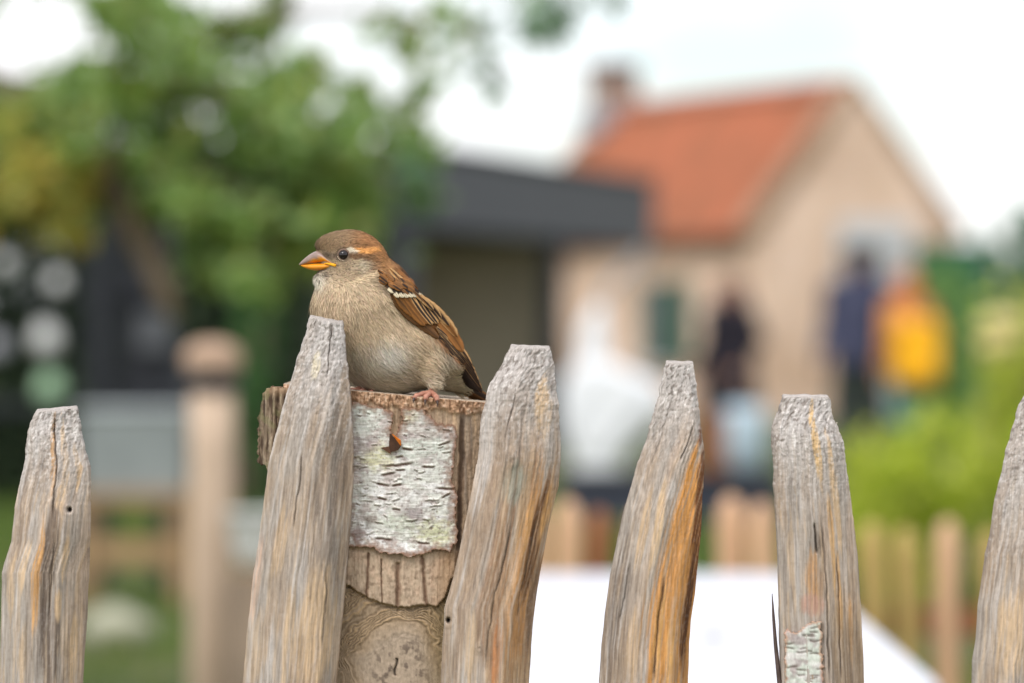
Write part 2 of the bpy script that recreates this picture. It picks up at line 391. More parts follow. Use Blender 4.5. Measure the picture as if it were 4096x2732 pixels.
# ------------------------------------------------------------------ brick house
def mat_brick(name, c1, c2, mortar):
    m, n, l, p = nodemat(name)
    t = n.new('ShaderNodeTexCoord'); sp = n.new('ShaderNodeSeparateXYZ'); l.new(t.outputs['Object'], sp.inputs[0])
    ad = n.new('ShaderNodeMath'); ad.operation = 'ADD'; l.new(sp.outputs[0], ad.inputs[0]); l.new(sp.outputs[1], ad.inputs[1])
    cb = n.new('ShaderNodeCombineXYZ'); l.new(ad.outputs[0], cb.inputs[0]); l.new(sp.outputs[2], cb.inputs[1])
    b = n.new('ShaderNodeTexBrick'); l.new(cb.outputs[0], b.inputs['Vector'])
    b.inputs['Scale'].default_value = 1; b.inputs['Brick Width'].default_value = .21; b.inputs['Row Height'].default_value = .063
    b.inputs['Mortar Size'].default_value = .006; b.inputs['Color1'].default_value = (*c1, 1); b.inputs['Color2'].default_value = (*c2, 1); b.inputs['Mortar'].default_value = (*mortar, 1)
    z = n.new('ShaderNodeTexNoise'); z.inputs['Scale'].default_value = .9; z.inputs['Detail'].default_value = 5; l.new(t.outputs['Object'], z.inputs['Vector'])
    r = n.new('ShaderNodeValToRGB'); r.color_ramp.elements[0].position = .3; r.color_ramp.elements[0].color = (.55, .47, .38, 1); r.color_ramp.elements[1].position = .62; r.color_ramp.elements[1].color = (1, 1, 1, 1); l.new(z.outputs[0], r.inputs[0])
    mu = n.new('ShaderNodeMixRGB'); mu.blend_type = 'MULTIPLY'; mu.inputs[0].default_value = .8; l.new(b.outputs[0], mu.inputs[1]); l.new(r.outputs[0], mu.inputs[2])
    l.new(mu.outputs[0], p.inputs['Base Color']); p.inputs['Roughness'].default_value = .9
    return m
M_brick = mat_brick('tan_brick', S(240, 208, 188), S(230, 194, 164), S(216, 206, 192))
M_brickd = mat_brick('brown_brick', S(172, 138, 110), S(152, 118, 92), S(170, 158, 144))
M_tile = mat_plain('red_pantile', S(174, 100, 70), .8, .22, 1.6, c2=S(132, 86, 60))
M_white = mat_plain('white_paint', S(205, 205, 206), .5, .05, 6)
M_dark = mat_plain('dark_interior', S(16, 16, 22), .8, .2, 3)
M_green = mat_plain('green_paint', S(8, 84, 64), .5, .12, 4)
M_dgreen = mat_plain('dark_green_paint', S(44, 84, 64), .5, .12, 4)
M_glass, _n, _l, _p = nodemat('window_glass'); _p.inputs['Base Color'].default_value = (*S(70, 84, 80), 1); _p.inputs['Roughness'].default_value = .12
M_lead = mat_plain('lead_flashing', S(176, 176, 180), .5, .1, 5)
M_anth = mat_plain('anthracite_paint', S(58, 61, 68), .55, .1, 2)
def house():
    ap = at(3430, 350, 45.0); rz = math.radians(25); W, L, ZE, ZR, T = 1.33, 6.7, 2.20, 3.86, .22
    h = empty('brick_house', (ap.x, ap.y, 0), rz); tag(h, 'small tan brick house with red tiled roof, chimney and tall gable', 'house')
    def prism(poly, y0, y1, mb):
        n = len(poly); vs_ = [(x, y0, z) for x, z in poly]+[(x, y1, z) for x, z in poly]
        mb.add(vs_, [tuple(range(n)), tuple(range(2*n-1, n-1, -1))]+[(i, i+n, (i+1) % n+n, (i+1) % n) for i in range(n)])
    m = MB(); DX0, DX1, DZ = -.27, .73, 2.34
    zl = lambda x: ZE+(ZR-ZE)*(1-abs(x)/W)
    prism([(-W, 0), (DX0, 0), (DX0, zl(DX0)), (-W, ZE)], 0, T, m)
    prism([(DX1, 0), (W, 0), (W, ZE), (DX1, zl(DX1))], 0, T, m)
    prism([(DX0, DZ), (DX1, DZ), (DX1, zl(DX1)), (0, ZR), (DX0, zl(DX0))], 0, T, m)
    prism([(-W, 0), (W, 0), (W, ZE), (0, ZR), (-W, ZE)], L-T, L, m)
    # window wall (left side) in four pieces round the opening, right side whole
    wy0, wy1, wz0, wz1 = 1.95, 3.05, .64, 1.62
    xl = -W+T/2
    for (a, b, z0, z1) in ((T, wy0, 0, ZE), (wy1, L-T, 0, ZE), (wy0, wy1, 0, wz0), (wy0, wy1, wz1, ZE)):
        m.box((xl, (a+b)/2, (z0+z1)/2), (T, b-a, z1-z0))
    m.box((W-T/2, L/2, ZE/2), (T, L-2*T, ZE))
    m.build('wall', M_brick, h)
    # roof slopes, wavy pantile courses
    rf = MB()
    for sgn in (-1, 1):
        ny, nz_ = 140, 16; vs_ = []
        for i in range(ny+1):
            y = .28+(L-.56)*i/ny
            for j in range(nz_+1):
                u = j/nz_; x = (W+.14)*u; z = ZR+.06-(ZR-ZE)/W*x
                wv = .022*math.sin(2*math.pi*y/.21)+.03*((u*9) % 1)
                vs_.append((sgn*x, y, z+wv))
        fs_ = [(i*(nz_+1)+j, (i+1)*(nz_+1)+j, (i+1)*(nz_+1)+j+1, i*(nz_+1)+j+1) for i in range(ny) for j in range(nz_)]
        if sgn > 0: fs_ = [f[::-1] for f in fs_]
        rf.add(vs_, fs_)
        sl_ = math.atan2(ZR-ZE, W); ln = math.hypot(W+.1, (ZR-ZE)*(W+.1)/W)
        rf.box((sgn*(W+.1)/2, L/2, ZR-.06-(ZR-ZE)*.5*(W+.1)/W), (ln, L-.56, .05), 0, sgn*sl_)
    roof = rf.build('roof', M_tile, h)
    rd = MB()
    for i in range(16):
        y0 = .3+i*(L-.6)/16; rd.tube([(0, y0, ZR+.07), (0, y0+(L-.6)/16+.03, ZR+.085)], [.10, .11], 10)
    rd.build('ridge_tiles', mat_plain('ridge_tile', S(168, 112, 92), .8, .2, 4), roof)
    # brick parapets at both gables
    for nm, y0, y1 in (('gable_parapet', -.015, .30), ('gable_parapet', L-.30, L+.015)):
        pm = MB(); q = .17
        prism([(-W-.1, ZE-.06), (-W+.06, ZE-.06), (0, ZR-.02), (W-.06, ZE-.06), (W+.1, ZE-.06), (W+.1, ZE+q-.08), (0, ZR+q), (-W-.1, ZE+q-.08)], y0, y1, pm)
        pm.build(nm, M_brickd, h)
    ch = MB(); cy = L-.02
    ch.box((0, cy-.26, ZR+.12), (.52, .5, 1.0)); c = ch.build('chimney', M_brickd, h)
    MB().box((0, cy-.26, ZR+.65), (.60, .58, .10)).box((0, cy-.26, ZR+.575), (.56, .54, .05)).build('chimney_cap', mat_plain('slate_cap', S(104, 94, 104), .8, .2, 6), c)
    MB().box((-.12, cy-.55, ZR+.05), (.62, .10, .36)).box((-.34, cy-.26, ZR-.1), (.14, .56, .40)).build('flashing', M_lead, c)
    gt = MB().box((-W-.17, L/2, ZE-.06), (.10, L-.4, .09)).build('gutter', mat_plain('gutter', S(120, 88, 66), .6, .15, 3), h)
    # doorway: white surround, dark opening, side panel, open green half leaf
    fr = MB(); fr.box((.23, .06, (DZ+2.03)/2), (1.0, .16, DZ-2.03)).box((-.22, .06, 1.015), (.10, .16, 2.03)).box((.70, .06, 1.015), (.06, .16, 2.03)).box((.36, .06, 1.015), (.06, .16, 2.03))
    fr.build('door_frame', M_white, h, bevel=.006)
    MB().box((.53, .07, 1.015), (.27, .06, 2.02)).build('side_panel', M_white, h, bevel=.004)
    MB().box((.08, .19, 1.01), (.49, .03, 2.0)).build('dark_opening', M_dark, h)  # sheet coloured near black for the unlit interior behind the opening
    for z0, z1 in ((1.12, 2.06), (.08, 1.09)):
        d = MB().box((.42, 0, (z0+z1)/2), (.84, .05, z1-z0)).build('door_leaf', M_green, h, bevel=.005); d.location = (.76, -.06, 0); d.rotation_euler = (0, 0, math.radians(-12))
        tag(d, 'green half leaf swung open')
        MB().box((.74, -.04, (z0+z1)/2), (.03, .03, .12)).build('handle', M_dark, d)
    # window
    fm = MB(); x = -W+.05
    for y in (wy0+.04, wy1-.04, (wy0+wy1)/2): fm.box((x, y, (wz0+wz1)/2), (.08, .07, wz1-wz0))
    for z in (wz0+.035, wz1-.035, wz0+.62*(wz1-wz0)): fm.box((x+.003, (wy0+wy1)/2, z), (.08, wy1-wy0-.01, .05))
    wo = fm.build('window', M_dgreen, h)
    for k in (0, 1):
        a = wy0+.075+k*((wy1-wy0)/2-.02)
        MB().box((x+.02, a+.22, (wz0+wz1)/2), (.01, .46, wz1-wz0-.05)).build('pane', M_glass, wo)
    MB().box((-W-.04, (wy0+wy1)/2, wz0-.03), (.14, wy1-wy0+.1, .05)).build('sill', M_lead, wo)
    for y in (wy0-.16, ): 
        MB().box((-W-.03, y, (wz0+wz1)/2), (.04, .3, wz1-wz0+.04)).build('shutter', M_dgreen, h, bevel=.004)
house()

# ------------------------------------------------------------------ dark pavilion
def pavilion():
    R = Vector((1.42, 38.3-CAM_D, 0)); e = Vector((-.27, -.963, 0)); nrm = Vector((-.963, .27, 0))   # e runs to the camera, nrm into the building
    rz = math.atan2(e.y, e.x); o = empty('pavilion', R, rz)      # local x = e ; local y = left of e
    sg = 1 if (Matrix.Rotation(rz, 3, 'Z') @ Vector((0, 1, 0))).dot(nrm) > 0 else -1
    tag(o, 'open anthracite pavilion with deep dark fascia and slim black posts beside brick house', 'pavilion')
    Ln, Dp = 8.3, 4.2
    f = MB(); f.box((Ln/2, sg*.06, 2.19), (Ln, .12, .62)).box((Ln-.06, sg*(Dp/2+.06), 2.19), (.12, Dp-.12, .62)).box((Ln/2, sg*(Dp+.06), 2.19), (Ln, .12, .62)).box((.06, sg*(Dp/2+.06), 2.19), (.12, Dp-.12, .62))
    f.build('fascia', M_anth, o)
    MB().box((Ln/2, sg*(Dp/2+.06), 2.53), (Ln+.08, Dp+.2, .05)).build('roof', mat_plain('felt_roof', S(66, 66, 70), .9, .15, 4), o)
    MB().box((Ln/2, sg*(Dp/2+.06), 2.15), (Ln-.3, Dp-.2, .04)).build('ceiling', mat_plain('ceiling_board', S(120, 112, 98), .9, .1, 4), o)
    for (x, y) in ((3.5, .1), (8.1, .1), (8.1, 1.6), (8.1, 4.05), (.3, 4.05), (4.2, 4.05), (8.1, 2.9)):
        MB().box((x, sg*y, .94), (.16, .16, 1.88)).build('post', M_anth, o, bevel=.006)
    mt = mat_plain('taupe_board', S(186, 174, 152), .9, .08, 2)
    MB().box((5.6, sg*2.2, .94), (5.0, .08, 1.86)).build('partition', mt, o)
    MB().box((3.17, sg*2.0, .94), (.08, 3.6, 1.86)).build('partition', mt, o)
    for i in range(6):
        MB().box((3.5+i*.8, sg*2.135, .94), (.03, .04, 1.86)).build('batten', mt, o)
pavilion()

# ------------------------------------------------------------------ black rack with enamel pots, trough, bench
M_black = mat_plain('black_iron', S(40, 42, 48), .5, .15, 8)
M_enam = mat_plain('white_enamel', S(206, 206, 204), .3, .05, 10)
M_enamg = mat_plain('pale_green_enamel', S(150, 182, 148), .35, .08, 10)
M_zinc = mat_plain('zinc', S(154, 160, 162), .45, .12, 7, metal=.2)
M_tan = mat_plain('tan_plank', S(160, 132, 98), .8, .18, 9, stretch=(.2, 1, 1))
def rack():
    D = 16.0; k = D/FPX; b = at(400, 1300, D); b.z = 0
    o = empty('pot_rack', b); tag(o, 'black iron pot rack with back board standing in front of the hedge', 'rack')
    X = lambda px: (px-400)*k; Z = lambda py: CAM_Z+(HOR-py)*k
    for px, w_ in ((395, 100), (660, 70), (-120, 90)):
        MB().box((X(px), 0, Z(790)/2), (w_*k, .07, Z(790))).build('post', M_black, o, bevel=.004)
    for py, hh in ((800, 55), (1180, 30), (1625, 50)):
        MB().box((X(270), .012, Z(py)), (X(660)-X(-120), .05, hh*k)).build('rail', M_black, o, bevel=.003)
    MB().box((X(560), .05, (Z(860)+Z(1630))/2), (X(650)-X(450), .02, Z(860)-Z(1630))).build('back_board', mat_plain('tarred_board', S(46, 48, 54), .6, .2, 5), o)
    MB().tube([(X(640), -.03, Z(1150)), (X(740), -.03, Z(1620))], .035, 8).build('brace', M_black, o)
    MB().tube([(X(740), -.03, Z(1620)), (X(745), -.03, 0)], .03, 8).build('post', M_black, o)
    MB().box((X(620), -.06, Z(1320)), (.13, .06, .16)).build('lantern_box', mat_plain('grey_box', S(84, 86, 90), .6, .1, 6), o)
    return D, X, Z, b
D_, X_, Z_, b_ = rack()
def jug(px, py, r_, mat, label, D=15.9):
    c = at(px, py, D); o = empty('enamel_pot', c); tag(o, label, 'pot', 'enamel pots hung on the black rack')
    MB().lathe([(r_*.7, -r_), (r_*.95, -r_*.9), (r_, -.1*r_), (r_*.8, r_*.5), (r_*.62, r_*.75), (r_*.75, r_), (r_*.68, r_), (r_*.5, r_*.7), (r_*.3, -r_*.6)], (0, 0, 0), 18).build('pot_body', mat, o, smooth=True)
    MB().tube([(r_*.7, 0, r_*.8), (r_*1.25, 0, r_*.6), (r_*1.35, 0, 0), (r_*.95, 0, -r_*.4)], .007, 7).build('handle', M_black, o)
    MB().tube([(-r_*.7, 0, r_*.9), (0, 0, r_*1.9), (r_*.7, 0, r_*.9)], .004, 6).build('bail', M_black, o)
jug(15, 1050, .036, M_enam, 'white enamel pot hung highest on the black rack')
jug(232, 1125, .04, M_enam, 'white enamel pot hung beside the black rack post below the green leaves')
jug(185, 1350, .06, M_enam, 'large white enamel pot hung lower on the black rack')
jug(-15, 1380, .05, mat_plain('grey_enamel', S(150, 150, 156), .4, .06, 10), 'pale grey enamel pot hung on the black rack')
jug(200, 1545, .06, M_enamg, 'pale green enamel pot hung under the large white pot')
def trough():
    D = 15.0; k = D/FPX; a = at(330, 1640, D); c = at(745, 1960, D)
    o = empty('zinc_trough', ((a.x+c.x)/2, a.y, c.z)); w_, h_ = c.x-a.x, a.z-c.z
    tag(o, 'grey zinc trough resting on a tan plank bench below the black rack', 'trough')
    m = MB()
    def ring(w2, d2, z): return [(-w2, -d2, z), (w2, -d2, z), (w2, d2, z), (-w2, d2, z)]
    vs_ = ring(w_*.47, .13, 0)+ring(w_*.5, .17, h_)+ring(w_*.47, .14, h_)+ring(w_*.44, .10, .03)
    fs_ = [(3, 2, 1, 0), (12, 13, 14, 15)]+[(r*4+i, r*4+(i+1) % 4, r*4+4+(i+1) % 4, r*4+4+i) for r in range(3) for i in range(4)]
    m.add(vs_, fs_).build('basin', M_zinc, o)
    MB().tube([(-w_*.5, -.17, h_), (w_*.5, -.17, h_), (w_*.5, .17, h_), (-w_*.5, .17, h_), (-w_*.5, -.17, h_)], .013, 8).build('rim', M_zinc, o)
    for s in (-1, 1): MB().tube([(s*w_*.5, -.05, h_*.7), (s*(w_*.5+.04), -.05, h_*.6), (s*(w_*.5+.04), .05, h_*.6), (s*w_*.49, .05, h_*.7)], .008, 7).build('handle', M_black, o)
    bz = c.z; bo = empty('plank_bench', ((a.x+c.x)/2, a.y, 0)); tag(bo, 'low tan plank bench carrying the zinc trough', 'bench')
    for y in (-.12, .003, .125): MB().box((0, y, bz-.025), (w_*1.1, .115, .05)).build('plank', M_tan, bo, bevel=.004)
    zs = at(500, 2200, D).z
    MB().box((0, -.1, zs), (w_*.98, .05, .10)).build('stretcher', M_tan, bo, bevel=.004)
    for sx in (-1, 1):
        for sy in (-1, 1): MB().box((sx*w_*.46, sy*.13, (bz-.05)/2), (.06, .05, bz-.05)).build('leg', M_tan, bo, bevel=.004)
trough()
# pale stone on the grass
p = at(480, 2570, 13.2); p.z = 0
bm = bmesh.new(); bmesh.ops.create_icosphere(bm, subdivisions=3, radius=.13)
for v in bm.verts: v.co *= .8+.4*float(vnoise(v.co.x*9+3, v.co.y*9+v.co.z*7, 4)); v.co.z = v.co.z*.6+.05
me = bpy.data.meshes.new('field_stone'); bm.to_mesh(me); bm.free()
st = link('field_stone', me, mat_plain('stone', S(168, 166, 146), .9, .2, 12)); st.location = p
tag(st, 'pale rounded stone lying in the grass below the trough', 'stone')

# ------------------------------------------------------------------ low garden fence behind, gate post
M_pale = mat_plain('new_chestnut_pale', S(206, 166, 132), .8, .14, 18, stretch=(1, 1, .15))
M_pale2 = mat_plain('brown_pale', S(142, 92, 62), .8, .2, 18, stretch=(1, 1, .15))
M_pale3 = mat_plain('olive_pale', S(176, 150, 92), .8, .2, 18, stretch=(1, 1, .15))
def garden_fence():
    D = 6.7; k = D/FPX; o = empty('garden_fence', at(2800, 1300, D)*1.0); o.location.z = 0
    tag(o, 'low garden fence of rounded tan pales behind the white table', 'fence')
    r = random.Random(3); xs = []
    spots = [(2275, 2000, 105, 0), (2395, 2040, 100, 1), (2570, 2030, 110, 0), (2690, 2010, 110, 0), (2925, 1985, 115, 0), (3045, 2010, 105, 0), (3190, 2040, 100, 2), (3330, 2060, 100, 2),
             (3490, 2090, 110, 2), (3620, 2110, 100, 2), (3790, 2080, 105, 0), (3960, 2120, 100, 2), (4090, 2100, 100, 2), (2150, 2020, 100, 0), (2030, 2010, 105, 0), (1900, 2030, 100, 0), (1770, 2010, 100, 0), (1640, 2020, 100, 0)]
    for px, py, wd, mi in spots:
        p = at(px, py, D+r.uniform(-.03, .03)); hgt = p.z; rr = wd*k/2
        pts = [(0, 0, 0), (r.uniform(-.008, .008), 0, hgt*.4), (r.uniform(-.008, .008), 0, hgt*.8), (0, 0, hgt-.05), (0, 0, hgt-.015), (0, 0, hgt)]
        q = MB().tube(pts, [rr*.95, rr*1.03, rr*.98, rr, rr*.75, rr*.3], 10).build('picket', (M_pale, M_pale2, M_pale3)[mi], o, smooth=True)
        q.location = (p.x-o.location.x, p.y-o.location.y, 0)
    for z in (.22, .58):
        MB().box((-.02, .038, z), (1.25, .03, .05)).build('rail', M_pale2, o, bevel=.003)
garden_fence()
def gate_post():
    D = 8.2; k = D/FPX; b = at(850, 1300, D); b.z = 0; o = empty('gate_post', b)
    tag(o, 'round tan wooden post with black iron band and bulging cap', 'post')
    Z = lambda py: CAM_Z+(HOR-py)*k
    r = 92*k
    MB().lathe([(r*1.04, 0), (r*1.02, Z(2300)), (r*.98, Z(1800)), (r, Z(1560))], (0, 0, 0), 22).build('shaft', mat_plain('pink_tan_wood', S(196, 172, 150), .8, .1, 12, stretch=(1, 1, .2)), o, smooth=True)
    MB().lathe([(r*1.12, Z(1565)), (r*1.2, Z(1550)), (r*1.2, Z(1505)), (r*1.1, Z(1495))], (0, 0, 0), 22).build('iron_band', M_black, o, smooth=True)
    MB().lathe([(r*1.0, Z(1500)), (r*1.2, Z(1478)), (r*1.32, Z(1440)), (r*1.2, Z(1400)), (r*.8, Z(1372)), (r*.25, Z(1362))], (0, 0, 0), 22).build('cap', mat_plain('cap_wood', S(176, 148, 126), .8, .15, 14), o, smooth=True)
gate_post()
def basin():
    D = 8.0; c = at(1075, 2170, D); o = empty('enamel_basin', c); tag(o, 'white enamel basin on a wooden stump behind the tall weathered picket', 'basin')
    r = .075
    MB().lathe([(r*.5, -.062), (r*.85, -.045), (r*1.05, 0), (r*1.15, .055), (r*1.25, .06), (r*1.1, .052), (r*.9, 0), (r*.4, -.05)], (0, 0, 0), 22).build('bowl', M_enam, o, smooth=True)
    MB().tube([(r*1.2*math.cos(a), r*1.2*math.sin(a), .06) for a in np.linspace(0, 2*math.pi, 25)], .004, 6).build('rim', M_enam, o)
    s = empty('stump', (c.x, c.y, 0)); tag(s, 'short brown log stump carrying the white basin', 'stump')
    MB().lathe([(.11, 0), (.09, .1), (.085, c.z-.062)], (0, 0, 0), 18).build('log', M_bark, s, smooth=True)
    MB().lathe([(.08, c.z-.063), (.078, c.z-.0605)], (0, 0, 0), 18).build('sawn_top', M_tan, s)
basin()
# ------------------------------------------------------------------ white table
def table():
    zt = .70; o = empty('white_table', (.12, 5.2-CAM_D, 0)); tag(o, 'long white table with rounded corners standing behind the weathered pickets', 'table')
    def outl(hw, hl, r, n=8):
        pts = []
        for cx, cy, a0 in ((hw-r, hl-r, 0), (-hw+r, hl-r, 90), (-hw+r, -hl+r, 180), (hw-r, -hl+r, 270)):
            for i in range(n+1):
                a = math.radians(a0+90*i/n); pts.append((cx+r*math.cos(a), cy+r*math.sin(a)))
        return pts
    P = outl(.36, 1.0, .12); n = len(P); m = MB(); vs_ = []
    for z, s in ((zt-.035, .985), (zt-.028, 1.0), (zt-.006, 1.0), (zt, .988)): vs_ += [(x*s, y*s, z) for x, y in P]
    fs_ = [tuple(range(n))[::-1], tuple(3*n+i for i in range(n))]+[(r*n+i, r*n+(i+1) % n, (r+1)*n+(i+1) % n, (r+1)*n+i) for r in range(3) for i in range(n)]
    m.add(vs_, fs_).build('table_top', mat_plain('white_laminate', S(206, 207, 216), .35, .02, 4), o)
    for sx in (-1, 1):
        for sy in (-1, 1): MB().tube([(sx*.29, sy*.85, 0), (sx*.27, sy*.83, zt-.03)], [.018, .022], 10).build('leg', M_white, o)
    for sy in (-1, 1): MB().box((0, sy*.83, zt-.06), (.54, .03, .05)).build('apron', M_white, o)
    D = .4*FPX/(2552-HOR); q = at(2855, 2552, D)
    lf = MB().add([(-.02, 0, .002), (0, -.012, .006), (.02, .002, .002), (.002, .012, .005)], [(0, 1, 2, 3)]).build('dry_leaf', mat_plain('dry_leaf', S(96, 86, 80), .9, .2, 40)); lf.location = (q.x, q.y, zt)
    sm = lf.modifiers.new('s', 'SOLIDIFY'); sm.thickness = .001
    tag(lf, 'tiny dark dry leaf lying on the white table top', 'leaf')
table()
# ------------------------------------------------------------------ dark bench with things on it, white cloth
def dark_bench():
    D = 20.0; k = D/FPX; b = at(2680, 1300, D); b.z = 0; o = empty('dark_bench', b); tag(o, 'long low black slatted bench behind the garden fence', 'bench')
    zt = CAM_Z-(1885-HOR)*k
    for i in range(5): MB().box((0, -.16+i*.085, zt-.02), (900*k, .075, .04)).build('slat', M_black, o, bevel=.003)
    MB().box((0, -.17, zt-.14), (880*k, .03, .2)).build('apron', mat_plain('navy_board', S(52, 56, 68), .6, .12, 5), o)
    for s in (-.5, 0, .5):
        for y in (-.15, .16): MB().box((s*820*k, y, (zt-.04)/2), (.06, .04, zt-.04)).build('leg', M_black, o)
    c = at(2975, 1300, D); cz = zt; q = empty('blue_pail', (c.x, c.y, cz)); tag(q, 'pale blue tall pail standing on the black bench', 'pail')
    H = 265*k
    MB().lathe([(.085, 0), (.11, .03), (.125, H*.5), (.115, H*.8), (.095, H), (.088, H), (.10, H*.5), (.08, .02)], (0, 0, 0), 20).build('pail_body', mat_plain('pale_blue_enamel', S(176, 194, 206), .4, .06, 8), q, smooth=True)
    MB().tube([(-.1, 0, H*.95), (-.07, 0, H*1.25), (.07, 0, H*1.25), (.1, 0, H*.95)], .006, 7).build('handle', M_black, q)
    c = at(2845, 1300, D); q = empty('wooden_crate', (c.x, c.y+.02, cz)); tag(q, 'brown wooden crate standing next to the pale blue pail', 'crate')
    for i in range(4):
        for y in (-.09, .09): MB().box((0, y, .035+i*.075), (.16, .012, .062)).build('slat', M_pale2, q)
        for s in (-1, 1): MB().box((s*.074, 0, .035+i*.075), (.012, .165, .062)).build('slat', M_pale2, q)
    MB().box((0, 0, .006), (.15, .17, .01)).build('base', M_pale2, q)
dark_bench()
def cloth():
    D = 26.0; k = D/FPX
    path = [(2400, 1215, 30), (2385, 1260, 70), (2370, 1340, 100), (2370, 1450, 120), (2445, 1535, 350), (2460, 1630, 400), (2415, 1740, 280), (2390, 1830, 170), (2390, 1925, 180)]
    pth = []
    for i in range(len(path)-1):
        for t in np.linspace(0, 1, 6, endpoint=False): pth.append([a+(b-a)*t for a, b in zip(path[i], path[i+1])])
    pth.append(path[-1]); n = 40; vs_ = []
    foot = at(2390, 1300, D); foot.z = 0
    for i, (x, y, wd) in enumerate(pth):
        c = at(x, y, D)-foot
        for j in range(n):
            a = 2*math.pi*j/n; fold = 1+.16*math.sin(7*a+i*.12)+.07*math.sin(13*a-i*.2)
            vs_.append((c.x+math.cos(a)*wd*k/2*fold, math.sin(a)*min(wd*k*.35, .12)*fold, max(c.z, .002)))
    m = len(pth); fs_ = [(i*n+j, (i+1)*n+j, (i+1)*n+(j+1) % n, i*n+(j+1) % n) for i in range(m-1) for j in range(n)]+[tuple(range(n)), tuple((m-1)*n+j for j in range(n))[::-1]]
    o = MB().add(vs_, fs_).build('white_cloth', mat_plain('white_canvas', S(236, 238, 242), .8, .06, 3), None, smooth=True); o.location = foot
    tag(o, 'white canvas sheet hanging in folds from the grey curved pole', 'cloth')
    q = at(2576, 1300, D); pl = MB().tube([(0, 0, 0), (0, 0, .8), (0, 0, at(0, 960, D).z)], [.014, .012, .01], 8).tube([at(x, y, D)-at(2576, 1300, D)+Vector((0, 0, CAM_Z)) for x, y in ((2576, 1000), (2520, 1060), (2460, 1125), (2415, 1180), (2400, 1225))], [.02, .024, .026, .026, .024], 8).build('iron_pole', mat_plain('galvanised_pole', S(150, 154, 160), .5, .1, 5)); pl.location = (q.x, q.y, 0)
    tag(pl, 'grey metal pole with curved arm holding up the white canvas sheet', 'pole')
cloth()

